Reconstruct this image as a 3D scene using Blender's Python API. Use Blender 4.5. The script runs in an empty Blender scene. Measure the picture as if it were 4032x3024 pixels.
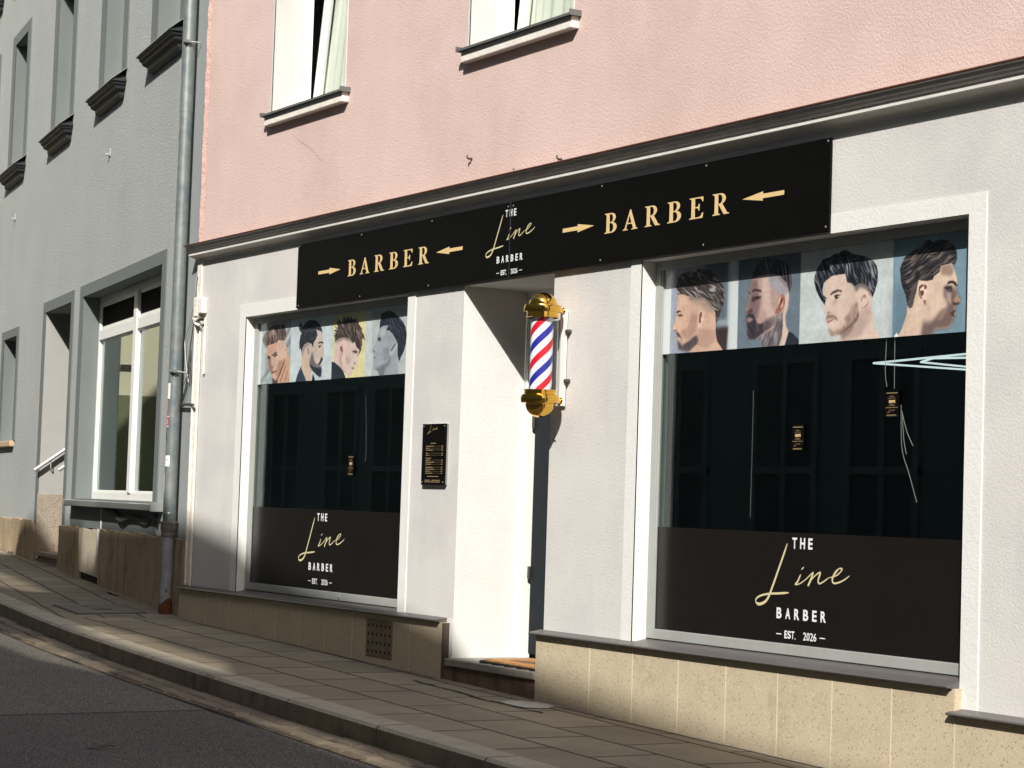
import bpy, math, random
import numpy as np
from mathutils import Vector, Matrix
random.seed(7)
R=math.radians
scene=bpy.context.scene
col=scene.collection

# ------------------------------------------------------------------ camera
cam_d=bpy.data.cameras.new('camera'); cam=bpy.data.objects.new('camera',cam_d); col.objects.link(cam)
YAW,PIT,ROL=R(58.655),R(3.2966),R(1.875)
fw=Vector((-math.sin(YAW)*math.cos(PIT),math.cos(YAW)*math.cos(PIT),math.sin(PIT)))
rt=Vector((math.cos(YAW),math.sin(YAW),0)); up=rt.cross(fw)
rt2=rt*math.cos(ROL)+up*math.sin(ROL); up2=rt2.cross(fw)
cam.matrix_world=Matrix(((rt2.x,up2.x,-fw.x,0),(rt2.y,up2.y,-fw.y,-6.8),(rt2.z,up2.z,-fw.z,0),(0,0,0,1)))
cam_d.sensor_width=36; cam_d.sensor_fit='HORIZONTAL'; cam_d.lens=8324/4032*36
cam_d.clip_start=.1; cam_d.clip_end=600
scene.camera=cam
# ------------------------------------------------------------------ light
SUN=Vector((1.15,-1.0,1.18)).normalized()
w=bpy.data.worlds.new('World'); scene.world=w; w.use_nodes=True
nt=w.node_tree; nt.nodes.clear()
sky=nt.nodes.new('ShaderNodeTexSky'); sky.sky_type='NISHITA'; sky.sun_disc=False; sky.dust_density=3.0; sky.ozone_density=.35; sky.air_density=.8
sky.sun_elevation=math.asin(SUN.z); sky.sun_rotation=math.atan2(SUN.x,SUN.y)
bg=nt.nodes.new('ShaderNodeBackground'); bg.inputs[1].default_value=.075
wo=nt.nodes.new('ShaderNodeOutputWorld'); nt.links.new(sky.outputs[0],bg.inputs[0]); nt.links.new(bg.outputs[0],wo.inputs[0])
sl=bpy.data.lights.new('sun','SUN'); sl.energy=4.3; sl.angle=R(.53); sl.color=(1,.968,.915)
so=bpy.data.objects.new('sun',sl); col.objects.link(so); so.rotation_euler=SUN.to_track_quat('Z','Y').to_euler()
scene.view_settings.view_transform='Standard'; scene.view_settings.look='None'
scene.view_settings.exposure=.72; scene.view_settings.gamma=1
scene.render.engine='CYCLES'; scene.cycles.max_bounces=6; scene.cycles.transparent_max_bounces=12

# ------------------------------------------------------------------ materials
def srgb(r,g,b):
    f=lambda c:(c/255)/12.92 if c<=10 else ((c/255+.055)/1.055)**2.4
    return (f(r),f(g),f(b),1)
def mat(name,c,rough=.8,metal=0,sz=.25,var=.08,vs=3.0,bump=0,bs=80,bd=.004,spec=.4,stain=None,streak=0,coat=0,c2=None,c2s=1.2,c2w=.5,speck=None,bump2=0):
    """principled + large tonal noise + optional second colour blotches, streaks, specks and bump"""
    m=bpy.data.materials.new(name); m.use_nodes=True; n=m.node_tree.nodes; L=m.node_tree.links
    p=n['Principled BSDF']; p.inputs['Roughness'].default_value=rough; p.inputs['Metallic'].default_value=metal
    p.inputs['Specular IOR Level'].default_value=spec; p.inputs['Coat Weight'].default_value=coat
    tc=n.new('ShaderNodeTexCoord'); 
    def noise(scale,detail=5,rgh=.6,mp=None):
        t=n.new('ShaderNodeTexNoise'); t.inputs['Scale'].default_value=scale; t.inputs['Detail'].default_value=detail; t.inputs['Roughness'].default_value=rgh
        if mp:
            q=n.new('ShaderNodeMapping'); q.inputs['Scale'].default_value=mp; L.new(tc.outputs['Object'],q.inputs[0]); L.new(q.outputs[0],t.inputs[0])
        else: L.new(tc.outputs['Object'],t.inputs[0])
        return t.outputs[0]
    def ramp(src,a,b,ca=(0,0,0,1),cb=(1,1,1,1)):
        r=n.new('ShaderNodeValToRGB'); r.color_ramp.elements[0].position=a; r.color_ramp.elements[1].position=b
        r.color_ramp.elements[0].color=ca; r.color_ramp.elements[1].color=cb; L.new(src,r.inputs[0]); return r.outputs[0]
    def mix(f,a,b,mode='MIX'):
        x=n.new('ShaderNodeMix'); x.data_type='RGBA'; x.blend_type=mode
        if isinstance(f,(int,float)): x.inputs[0].default_value=f
        else: L.new(f,x.inputs[0])
        for s,i in ((a,6),(b,7)):
            if isinstance(s,tuple): x.inputs[i].default_value=s
            else: L.new(s,x.inputs[i])
        return x.outputs[2]
    v=ramp(noise(vs),.3,.72,(1-var,)*3+(1,),(1+var,)*3+(1,))
    cur=mix(1.0,c,v,'MULTIPLY')
    if c2: cur=mix(ramp(noise(c2s,6,.65),c2w-.08,c2w+.12),cur,c2)
    if stain: cur=mix(ramp(noise(stain[1],7,.7,(1,1,sz)),stain[2],stain[2]+.2),cur,stain[0])
    if streak: cur=mix(1.0,cur,ramp(noise(5,6,.7,(1.6,1.6,.16)),.3,.7,(1-streak,)*3+(1,),(1+streak*.4,)*3+(1,)),'MULTIPLY')
    if speck:
        for sc,cc,th in speck:
            vo=n.new('ShaderNodeTexVoronoi'); vo.inputs['Scale'].default_value=sc; L.new(tc.outputs['Object'],vo.inputs[0])
            cur=mix(ramp(vo.outputs['Distance'],th,th+.08,(1,1,1,1),(0,0,0,1)),cur,cc)
    L.new(cur,p.inputs['Base Color'])
    if bump:
        b=n.new('ShaderNodeBump'); b.inputs['Strength'].default_value=bump; b.inputs['Distance'].default_value=bd
        L.new(noise(bs,4,.65),b.inputs['Height']); 
        if bump2:
            b2=n.new('ShaderNodeBump'); b2.inputs['Strength'].default_value=bump2; b2.inputs['Distance'].default_value=.03
            L.new(noise(1.6,3,.5),b2.inputs['Height']); L.new(b2.outputs[0],b.inputs['Normal'])
        L.new(b.outputs[0],p.inputs['Normal'])
    return m
def emat(name,c,s):
    m=bpy.data.materials.new(name); m.use_nodes=True; p=m.node_tree.nodes['Principled BSDF']
    p.inputs['Base Color'].default_value=c; p.inputs['Emission Color'].default_value=c; p.inputs['Emission Strength'].default_value=s; return m
def glassmat(name,tint,ior=1.5,rough=.0,bump=.0):
    m=bpy.data.materials.new(name); m.use_nodes=True; n=m.node_tree.nodes; L=m.node_tree.links; n.clear()
    o=n.new('ShaderNodeOutputMaterial'); mx=n.new('ShaderNodeMixShader'); t=n.new('ShaderNodeBsdfTransparent'); g=n.new('ShaderNodeBsdfGlossy'); f=n.new('ShaderNodeFresnel')
    ge=n.new('ShaderNodeNewGeometry'); mr=n.new('ShaderNodeMapRange'); mr.inputs[3].default_value=ior; mr.inputs[4].default_value=1/ior; L.new(ge.outputs['Backfacing'],mr.inputs[0]); L.new(mr.outputs[0],f.inputs[0]); t.inputs[0].default_value=tint; g.inputs['Roughness'].default_value=rough; g.inputs['Color'].default_value=(.9,.95,.95,1)
    L.new(f.outputs[0],mx.inputs[0]); L.new(t.outputs[0],mx.inputs[1]); L.new(g.outputs[0],mx.inputs[2]); L.new(mx.outputs[0],o.inputs[0])
    if bump:
        tc=n.new('ShaderNodeTexCoord'); no=n.new('ShaderNodeTexNoise'); no.inputs['Scale'].default_value=1.3; b=n.new('ShaderNodeBump'); b.inputs['Strength'].default_value=bump; b.inputs['Distance'].default_value=.01
        L.new(tc.outputs['Object'],no.inputs[0]); L.new(no.outputs[0],b.inputs['Height']); L.new(b.outputs[0],g.inputs['Normal'])
    return m
M={}
M['pink']=mat('pink_render',srgb(201,177,169),.92,var=.045,vs=1.6,bump=.75,bs=62,bd=.006,c2=srgb(192,167,158),c2s=.9,c2w=.55,stain=(srgb(166,142,134),1.0,.66),streak=.025)
M['pink_edge']=mat('pink_edge_render',srgb(206,168,158),.92,var=.12,vs=14,bump=1,bs=30,bd=.012,stain=(srgb(120,92,84),16,.6))
M['white_wall']=mat('grey_white_render',srgb(198,195,190),.92,var=.045,vs=1.8,bump=.6,bs=72,bd=.0045,c2=srgb(187,185,183),c2s=1.2,c2w=.52,stain=(srgb(174,170,164),1.2,.66),streak=.035)
M['white_trim']=mat('white_trim_paint',srgb(211,210,205),.85,var=.03,vs=5,bump=.6,bs=60,bd=.004,streak=.02)
M['reveal_white']=mat('white_reveal_plaster',srgb(192,192,187),.9,var=.05,vs=5,bump=.4,bs=50,bd=.004,stain=(srgb(178,176,168),3,.6))
M['edge_white']=mat('patched_white_edge',srgb(214,208,198),.9,var=.08,vs=18,bump=.9,bs=26,bd=.01,stain=(srgb(160,146,128),14,.64))
M['cornice']=mat('cornice_grey_paint',srgb(194,187,179),.45,var=.1,vs=6,bump=.25,bs=30,bd=.004,spec=.5,stain=(srgb(160,152,144),5,.62))
M['cornice_lit']=mat('cornice_sunlit_fillet',srgb(210,206,198),.5,var=.1,vs=9,bump=.3,bs=40,bd=.003)  # paler copy of the cornice colour, for the sun on its fillet
M['flashing']=mat('brown_flashing',srgb(116,72,56),.5,metal=.3,var=.15,vs=10)
M['plinth']=mat('terrazzo_plinth',srgb(182,168,142),.8,sz=.8,var=.09,vs=4,bump=.15,bs=200,bd=.002,speck=[(60,srgb(194,182,158),.2),(38,srgb(144,128,104),.14),(85,srgb(162,148,122),.22)],stain=(srgb(146,132,110),1.6,.58),streak=.03)
M['joint']=mat('pale_joint',srgb(196,184,160),.9)
M['cap']=mat('stone_cap_dark',srgb(84,80,78),.42,var=.1,vs=12,bump=.15,bs=60,bd=.002,spec=.6,stain=(srgb(80,74,72),6,.6))
M['frame']=mat('grey_window_frame',srgb(150,152,148),.45,var=.05,vs=8,streak=.06)
M['frame_white']=mat('white_window_frame',srgb(222,222,216),.4,var=.03)
M['glass']=glassmat('shop_glass',(.62,.68,.68,1),1.52,0,.02)
M['glass_up']=glassmat('window_glass',(.90,.92,.90,1),1.45,0)
M['glass_grey']=glassmat('display_glass',(.5,.56,.53,1),1.5,0,.01)
M['tube_glass']=glassmat('tube_glass',(.93,.95,.95,1),1.3,0)
M['black']=mat('gloss_black_panel',srgb(9,8,7),.45,var=.08,vs=3,spec=.14)
M['black_rubber']=mat('black_rubber',srgb(20,19,18),.8,bump=.3,bs=60)
M['film']=mat('brown_film',srgb(25,22,20),.22,var=.08,vs=2.5,spec=.32,streak=.03)
M['gold_ink']=mat('gold_letter',srgb(208,180,128),.6,var=.03,vs=20)
M['cream_ink']=mat('cream_letter',srgb(196,186,146),.6,var=.04,vs=20)
M['white_ink']=mat('white_letter',srgb(214,216,216),.6,var=.03,vs=20)
M['dim_ink']=mat('fine_gold_print',srgb(150,130,92),.6)
M['gold']=mat('polished_gold',srgb(232,184,84),.07,metal=1,var=.04,vs=5)
M['chrome']=mat('chrome_metal',srgb(190,190,188),.2,metal=1,var=.05)
M['steel']=mat('brushed_steel',srgb(190,190,186),.42,metal=.5,var=.06)
M['screw']=mat('screw_head',srgb(150,150,150),.35,metal=.6)
M['door']=mat('dark_door_leaf',srgb(18,25,30),.6,var=.08,vs=2,spec=.2)
M['grey']=mat('light_grey_render',srgb(161,164,161),.93,var=.05,vs=2.2,bump=.9,bs=46,bd=.010,c2=srgb(154,158,156),c2s=1.1,c2w=.55,streak=.03)
M['grey_smooth']=mat('grey_surround_paint',srgb(102,108,106),.8,var=.04,vs=3,bump=.1,bs=40,streak=.03)
M['grey_strip']=mat('grey_strip_paint',srgb(146,150,149),.85,var=.03,vs=3,bump=.1,bs=40)
M['sill_dark']=mat('charcoal_sill',srgb(36,37,40),.6,var=.1,vs=8,bump=.2,bs=30,stain=(srgb(48,48,50),6,.6))
M['zinc']=mat('zinc_sheet',srgb(150,152,148),.4,metal=.5,var=.08,vs=10)
M['grey_plinth']=mat('old_sandstone_plinth',srgb(158,140,112),.9,sz=.7,var=.2,vs=1.7,bump=.9,bs=28,bd=.014,stain=(srgb(108,90,70),2.6,.5),streak=0)
M['sandstone']=mat('sandstone_sill',srgb(172,148,116),.85,var=.12,vs=14,bump=.4,bs=50)
M['granite']=mat('pink_granite',srgb(142,130,114),.75,var=.12,vs=9,bump=.2,bs=120,speck=[(50,srgb(92,80,68),.22),(70,srgb(170,158,140),.2)])
M['pipe']=mat('galvanised_pipe',srgb(140,146,142),.38,metal=.55,var=.16,vs=14,bump=.15,bs=30,bd=.002,c2=srgb(112,124,134),c2s=6,c2w=.56,stain=(srgb(168,166,150),7,.6))
M['pipe_old']=mat('painted_iron_pipe',srgb(146,148,150),.6,var=.14,vs=12,bump=.3,bs=26,bd=.004,stain=(srgb(104,102,100),10,.6))
M['rust']=mat('rusty_iron',srgb(104,62,36),.9,var=.3,vs=14,bump=.5,bs=40,bd=.006,stain=(srgb(58,38,28),12,.5))
M['sock']=mat('iron_socket',srgb(112,106,98),.7,var=.15,vs=10,bump=.3,bs=26,stain=(srgb(80,66,52),9,.55))
M['dark']=mat('dark_void',srgb(16,16,16),.95)
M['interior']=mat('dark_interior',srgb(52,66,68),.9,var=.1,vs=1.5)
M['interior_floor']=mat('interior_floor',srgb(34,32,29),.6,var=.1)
M['curtain']=mat('sheer_curtain',srgb(204,204,196),.9,var=.05,vs=5)
M['stone_sill']=mat('white_stone_sill',srgb(216,210,200),.9,var=.08,vs=10,bump=.6,bs=22,bd=.008,stain=(srgb(170,160,146),8,.62))
M['sheet_sill']=mat('grey_sheet_sill',srgb(104,106,104),.45,metal=.3,var=.08,vs=9)
M['coir']=mat('coir_mat',srgb(178,128,76),.95,var=.16,vs=24,bump=.9,bs=120,bd=.01,stain=(srgb(136,92,48),16,.55))
M['step']=mat('granite_step',srgb(140,134,124),.85,var=.12,vs=12,bump=.4,bs=60,bd=.005)
M['riser']=mat('stained_riser',srgb(112,92,76),.92,var=.2,vs=5,bump=.4,bs=40,stain=(srgb(66,50,42),4,.5),streak=.12)
M['cable_black']=mat('dark_cable',srgb(62,60,58),.6)
M['cable_grey']=mat('grey_cable',srgb(168,166,156),.6)
M['led']=emat('led_tube',(.95,1,.98,1),1.1)
M['vent']=mat('vent_plate',srgb(116,104,80),.6,var=.12,vs=12,stain=(srgb(84,70,50),8,.55))
M['cover']=mat('concrete_cover',srgb(122,118,108),.9,var=.1,vs=16,bump=.4,bs=70)
M['cover_frame']=mat('iron_frame',srgb(66,62,56),.8,var=.15,vs=20)
M['iron']=mat('cast_iron',srgb(82,80,76),.5,metal=.6,var=.15,vs=30,bump=.6,bs=90)
M['wood_in']=mat('warm_wood',srgb(150,104,64),.6,var=.1)

# ------------------------------------------------------------------ mesh helpers
class MB:
    def __init__(s): s.v=[]; s.f=[]; s.sm=[]
    def box(s,x0,x1,y0,y1,z0,z1,smooth=False):
        b=len(s.v); s.v+=[(x0,y0,z0),(x1,y0,z0),(x1,y1,z0),(x0,y1,z0),(x0,y0,z1),(x1,y0,z1),(x1,y1,z1),(x0,y1,z1)]
        for f in ((0,3,2,1),(4,5,6,7),(0,1,5,4),(1,2,6,5),(2,3,7,6),(3,0,4,7)): s.f.append(tuple(b+i for i in f)); s.sm.append(smooth)
        return s
    def quad(s,*p):
        b=len(s.v); s.v+=[tuple(q) for q in p]; s.f.append(tuple(range(b,b+len(p)))); s.sm.append(False); return s
    def prism(s,prof,x0,x1,caps=True,xs=None,smooth=False):
        """profile of (y,z) points extruded along x; xs=(shift per end)"""
        b=len(s.v); n=len(prof)
        for x in (x0,x1): s.v+=[(x,y,z) for y,z in prof]
        for i in range(n): j=(i+1)%n; s.f.append((b+i,b+j,b+n+j,b+n+i)); s.sm.append(smooth)
        if caps: s.f.append(tuple(b+i for i in reversed(range(n)))); s.sm.append(False); s.f.append(tuple(b+n+i for i in range(n))); s.sm.append(False)
        return s
    def vprism(s,pts,z0,z1):
        """plan polygon (x,y) extruded in z (z may be callables of x,y)"""
        b=len(s.v); n=len(pts); g=lambda z,x,y: z(x,y) if callable(z) else z
        s.v+=[(x,y,g(z0,x,y)) for x,y in pts]+[(x,y,g(z1,x,y)) for x,y in pts]
        for i in range(n): j=(i+1)%n; s.f.append((b+i,b+j,b+n+j,b+n+i)); s.sm.append(False)
        s.f.append(tuple(b+i for i in reversed(range(n)))); s.f.append(tuple(b+n+i for i in range(n))); s.sm+=[False,False]
        return s
    def lathe(s,prof,c,seg=40,axis='z',a0=0,a1=2*math.pi,smooth=True):
        b=len(s.v); full=abs(a1-a0-2*math.pi)<1e-6; n=seg if full else seg+1; k=len(prof)
        for i in range(n):
            a=a0+(a1-a0)*i/seg
            for r,h in prof:
                if axis=='z': s.v.append((c[0]+r*math.cos(a),c[1]+r*math.sin(a),c[2]+h))
                elif axis=='y': s.v.append((c[0]+r*math.cos(a),c[1]+h,c[2]+r*math.sin(a)))
                else: s.v.append((c[0]+h,c[1]+r*math.cos(a),c[2]+r*math.sin(a)))
        for i in range(seg):
            j=(i+1)%n if full else i+1
            for q in range(k-1):
                s.f.append((b+i*k+q,b+j*k+q,b+j*k+q+1,b+i*k+q+1)); s.sm.append(smooth)
        return s
    def tube(s,pts,r,seg=8,smooth=True):
        P=[Vector(p) for p in pts]; b=len(s.v); n=len(P)
        for i,p in enumerate(P):
            t=(P[min(i+1,n-1)]-P[max(i-1,0)]).normalized(); a=t.orthogonal().normalized() if i==0 else (prev-t*prev.dot(t)).normalized(); prev=a; c=t.cross(a)
            for q in range(seg):
                an=2*math.pi*q/seg; s.v.append(tuple(p+(a*math.cos(an)+c*math.sin(an))*r))
        for i in range(n-1):
            for q in range(seg): k=(q+1)%seg; s.f.append((b+i*seg+q,b+i*seg+k,b+(i+1)*seg+k,b+(i+1)*seg+q)); s.sm.append(smooth)
        s.f.append(tuple(b+q for q in reversed(range(seg)))); s.f.append(tuple(b+(n-1)*seg+q for q in range(seg))); s.sm+=[False,False]
        return s
    def mesh(s,name):
        me=bpy.data.meshes.new(name); me.from_pydata(s.v,[],s.f); me.polygons.foreach_set('use_smooth',s.sm); me.update()
        if any(s.sm): me.set_sharp_from_angle(angle=R(32))
        return me
    def build(s,name,material,parent=None,bevel=0,fix=True):
        me=s.mesh(name)
        if fix:
            import bmesh
            bm=bmesh.new(); bm.from_mesh(me); bmesh.ops.recalc_face_normals(bm,faces=bm.faces); bm.to_mesh(me); bm.free()
        me.materials.append(material); o=bpy.data.objects.new(name,me); col.objects.link(o)
        if parent is not None: o.parent=parent
        if bevel:
            bv=o.modifiers.new('bevel','BEVEL'); bv.width=bevel; bv.segments=2; bv.limit_method='ANGLE'; bv.angle_limit=R(40)
        return o
def tag(o,label=None,cat=None,group=None,kind=None):
    if label: o['label']=label
    if cat: o['category']=cat
    if group: o['group']=group
    if kind: o['kind']=kind
    return o
def thing(name,loc,label,cat,group=None,rz=0,parent=None):
    o=bpy.data.objects.new(name,None); o.empty_display_size=.1; col.objects.link(o); o.location=loc; o.rotation_euler=(0,0,rz)
    return tag(o,label,cat,group)
def empty_part(name,parent):
    o=bpy.data.objects.new(name,None); o.empty_display_size=.1; col.objects.link(o); o.parent=parent; return o
def wall(mb,x0,x1,z0,z1,opens,y=0.0,depth=.2,reveal=True,rev=('l','r','t','b')):
    """front face of a wall with rectangular openings (x0,x1,z0,z1) and their reveals"""
    xs=sorted({x0,x1}|{o[0] for o in opens}|{o[1] for o in opens}); zs=sorted({z0,z1}|{o[2] for o in opens}|{o[3] for o in opens})
    xs=[x for x in xs if x0<=x<=x1]; zs=[z for z in zs if z0<=z<=z1]
    for i in range(len(xs)-1):
        for j in range(len(zs)-1):
            cx=(xs[i]+xs[i+1])/2; cz=(zs[j]+zs[j+1])/2
            if any(o[0]<cx<o[1] and o[2]<cz<o[3] for o in opens): continue
            mb.quad((xs[i],y,zs[j]),(xs[i+1],y,zs[j]),(xs[i+1],y,zs[j+1]),(xs[i],y,zs[j+1]))
    if reveal:
        for o in opens: reveals(mb,o,y,y+depth)
def reveals(mb,o,y0,y1,sides='lrtb'):
    a,b,c,d=o
    if 'l' in sides: mb.quad((a,y0,c),(a,y1,c),(a,y1,d),(a,y0,d))
    if 'r' in sides: mb.quad((b,y1,c),(b,y0,c),(b,y0,d),(b,y1,d))
    if 't' in sides: mb.quad((a,y0,d),(a,y1,d),(b,y1,d),(b,y0,d))
    if 'b' in sides: mb.quad((a,y1,c),(a,y0,c),(b,y0,c),(b,y1,c))
def frame(mb,x0,x1,z0,z1,y0,y1,wl,wr=None,wt=None,wb=None):
    wr=wl if wr is None else wr; wt=wl if wt is None else wt; wb=wl if wb is None else wb
    mb.box(x0,x0+wl,y0,y1,z0,z1); mb.box(x1-wr,x1,y0,y1,z0,z1)
    mb.box(x0+wl,x1-wr,y0,y1,z1-wt,z1); mb.box(x0+wl,x1-wr,y0,y1,z0,z0+wb); return mb
def fill2d(name,loops_list,material,parent,thick=.0008,y=0.0,ox=0,oz=0,sx=1,sz=1):
    """closed outlines with holes in the x-z plane (list of loops) -> one thin mesh facing -y"""
    cu=bpy.data.curves.new(name,'CURVE'); cu.dimensions='2D'; cu.fill_mode='BOTH'; cu.extrude=thick/2
    for lp in loops_list:
        sp=cu.splines.new('POLY'); sp.points.add(len(lp)-1)
        for i,(a,b) in enumerate(lp): sp.points[i].co=(ox+a*sx,oz+b*sz,0,1)
        sp.use_cyclic_u=True
    return curve_to(name,cu,material,parent,y)
def curve_to(name,cu,material,parent,y):
    t=bpy.data.objects.new('tmp',cu); col.objects.link(t); dg=bpy.context.evaluated_depsgraph_get()
    me=bpy.data.meshes.new_from_object(t.evaluated_get(dg)); me=me.copy(); bpy.data.objects.remove(t)
    me.transform(Matrix(((1,0,0,0),(0,0,-1,y),(0,1,0,0),(0,0,0,1)))); me.materials.clear(); me.materials.append(material)
    o=bpy.data.objects.new(name,me); me.name=name; col.objects.link(o); o.parent=parent; return o
def text(s,name,x0,x1,z0,z1,material,parent,y,bold=.02,thick=.0008,space=1.0):
    """lettering stretched into the box x0..x1, z0..z1 on a plane facing -y"""
    cu=bpy.data.curves.new(name,'FONT'); cu.body=s; cu.offset=bold; cu.space_character=space; cu.extrude=.5
    t=bpy.data.objects.new('tmp',cu); col.objects.link(t); dg=bpy.context.evaluated_depsgraph_get()
    me=bpy.data.meshes.new_from_object(t.evaluated_get(dg)).copy(); bpy.data.objects.remove(t)
    co=np.empty(len(me.vertices)*3); me.vertices.foreach_get('co',co); co=co.reshape(-1,3)
    a0,a1,b0,b1=co[:,0].min(),co[:,0].max(),co[:,1].min(),co[:,1].max()
    out=np.stack([x0+(co[:,0]-a0)/(a1-a0)*(x1-x0), y-np.where(co[:,2]>0,thick,0), z0+(co[:,1]-b0)/(b1-b0)*(z1-z0)],1)
    me.vertices.foreach_set('co',out.ravel()); me.update(); me.materials.clear(); me.materials.append(material)
    o=bpy.data.objects.new(name,me); me.name=name; col.objects.link(o); o.parent=parent; return o
def smooth_line(P,k=6):
    out=[]
    for i in range(len(P)-1):
        p0=P[max(i-1,0)]; p1=P[i]; p2=P[i+1]; p3=P[min(i+2,len(P)-1)]
        for j in range(k):
            t=j/k; out.append(tuple(.5*((2*b)+(-a+c)*t+(2*a-5*b+4*c-d)*t*t+(-a+3*b-3*c+d)*t**3) for a,b,c,d in zip(p0,p1,p2,p3)))
    return out+[P[-1]]
def ribbon(mb,P,w0,w1,y,dy=0):
    """pen stroke: centre line (x,z) with width growing from w0 to w1"""
    P=smooth_line(P); n=len(P); L=[];Q=[]
    for i,p in enumerate(P):
        a=P[max(i-1,0)]; b=P[min(i+1,n-1)]; dx,dz=b[0]-a[0],b[1]-a[1]; l=math.hypot(dx,dz) or 1
        u=i/(n-1); wd=(w0+(w1-w0)*u)*(min(1,.35+u*6,.35+(1-u)*6))/2
        L.append((p[0]-dz/l*wd,y-dy*u,p[1]+dx/l*wd)); Q.append((p[0]+dz/l*wd,y-dy*u,p[1]-dx/l*wd))
    for i in range(n-1): mb.quad(L[i],Q[i],Q[i+1],L[i+1])
SCR=[([(-8.567,-.147),(-8.594,-.204),(-8.637,-.289),(-8.68,-.374),(-8.713,-.432),(-8.746,-.459),(-8.79,-.47),(-8.817,-.461)],.012,.016),
([(-8.817,-.462),(-8.811,-.442),(-8.771,-.424),(-8.705,-.412),(-8.625,-.406),(-8.544,-.398)],.009,.012),
([(-8.452,-.301),(-8.475,-.337),(-8.496,-.356)],.008,.013),([(-8.494,-.356),(-8.458,-.348),(-8.414,-.326),(-8.373,-.298),(-8.350,-.284)],.006,.006),
([(-8.352,-.286),(-8.372,-.326),(-8.392,-.358)],.012,.013),([(-8.388,-.352),(-8.357,-.317),(-8.318,-.291),(-8.293,-.282)],.006,.008),
([(-8.293,-.283),(-8.305,-.307),(-8.312,-.330),(-8.3,-.34),(-8.269,-.329),(-8.226,-.305)],.013,.006),
([(-8.226,-.308),(-8.171,-.294),(-8.14,-.274),(-8.129,-.259),(-8.154,-.258)],.006,.008),([(-8.152,-.258),(-8.184,-.284),(-8.201,-.316),(-8.188,-.333),(-8.145,-.326),(-8.103,-.309),(-8.07,-.29)],.013,.006),
([(-8.445,-.276),(-8.425,-.263)],.006,.008)]
def script_line(parent,y,ox,oz,sc,material,w=1.0):
    """the handwritten word Line; ox,oz = where the lower left of the L comes"""
    mb=MB()
    for k,(P,a,b) in enumerate(SCR):
        ribbon(mb,[((p[0]+8.817)*sc+ox,(p[1]+.47)*sc+oz) for p in P],a*sc*w,b*sc*w,y-.0004*k,.0003)
    return mb.build('script_lettering',material,parent,fix=False)
def spaced(t,x0,x1,z0,z1,material,parent,y,fill=.66,bold=.028):
    """condensed capitals, one mesh per letter, with wide gaps"""
    wid={'E':.86,'T':.95,'.':.3,'1':.6}; ws=[wid.get(c,1.0) for c in t]; tot=sum(ws)+(len(t)-1)*(1/fill-1)*1.0; u=(x1-x0)/tot; x=x0
    for c,w_ in zip(t,ws):
        zz=z1 if c!='.' else z0+(z1-z0)*.14
        text(c,'letter',x,x+u*w_,z0,zz,material,parent,y,.010 if c in '0269' else bold); x+=u*w_+u*(1/fill-1)
def logo(parent,y,ox,oz,sc,bold=.03,w=1.0,inkw=None,inkc=None):
    W=inkw or M['white_ink']; X=lambda x:(x+8.817)*sc+ox; Z=lambda z:(z+.47)*sc+oz
    spaced('THE',X(-8.526),X(-8.365),Z(-.172),Z(-.115),W,parent,y,.6)
    script_line(parent,y,ox,oz,sc,inkc or M['cream_ink'],w)
    spaced('BARBER',X(-8.64),X(-8.248),Z(-.534),Z(-.478),W,parent,y,.56)
    spaced('EST.',X(-8.572),X(-8.481),Z(-.633),Z(-.593),W,parent,y,.86)
    spaced('2026',X(-8.421),X(-8.318),Z(-.633),Z(-.593),W,parent,y,.86)
    h=.0025*sc
    for a,b in ((-8.639,-8.597),(-8.292,-8.25)): mb=MB(); mb.box(X(a),X(b),y-.0008,y,Z(-.613)-h,Z(-.613)+h); mb.build('dash',W,parent)
def arc(cx,cz,rx,rz,a0,a1,n=10): return [(cx+rx*math.cos(R(a0+(a1-a0)*i/n)),cz+rz*math.sin(R(a0+(a1-a0)*i/n))) for i in range(n+1)]
GLY={}
GLY['B']=(.66,[[(0,1)]+arc(.36,.755,.24,.245,90,-70)+arc(.38,.27,.28,.27,75,-90)+[(0,0),(0,.035),(.07,.055),(.10,.1),(.10,.9),(.07,.945),(0,.965)],
 [(.27,.945)]+arc(.33,.745,.125,.2,90,-90)+[(.27,.545)],[(.27,.495)]+arc(.34,.275,.145,.22,90,-90)+[(.27,.055)]])
GLY['A']=(.76,[[(.355,1),(.395,1),(.67,.09),(.70,.05),(.76,.035),(.76,0),(.44,0),(.44,.035),(.51,.05),(.525,.09),(.46,.29),(.225,.29),(.165,.1),(.18,.055),(.25,.035),(.25,0),(0,0),(0,.035),(.065,.06),(.1,.12)],[(.245,.345),(.44,.345),(.335,.73)]])
GLY['R']=(.80,[[(0,1)]+arc(.38,.745,.25,.255,90,-55)+[(.47,.5),(.70,.07),(.80,.035),(.80,0),(.55,0),(.30,.475),(.27,.475),(.27,.1),(.30,.055),(.37,.035),(.37,0),(0,0),(0,.035),(.07,.055),(.10,.1),(.10,.9),(.07,.945),(0,.965)],
 [(.27,.945)]+arc(.34,.735,.13,.21,90,-90)+[(.27,.525)]])
GLY['E']=(.70,[[(0,1),(.66,1),(.67,.77),(.635,.77),(.58,.89),(.50,.94),(.40,.945),(.27,.945),(.27,.545),(.37,.545),(.43,.58),(.455,.68),(.49,.68),(.49,.36),(.455,.36),(.43,.46),(.37,.495),(.27,.495),(.27,.055),(.42,.055),(.55,.09),(.63,.25),(.67,.25),(.65,0),(0,0),(0,.035),(.07,.055),(.10,.1),(.10,.9),(.07,.945),(0,.965)]])
def glyph(ch,x0,x1,z0,z1,parent,y): w_,L=GLY[ch]; return fill2d('letter',L,M['gold_ink'],parent,.001,y,x0,z0,(x1-x0)/w_,(z1-z0))
A_=-.0269551; B_=-1.43852
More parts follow.
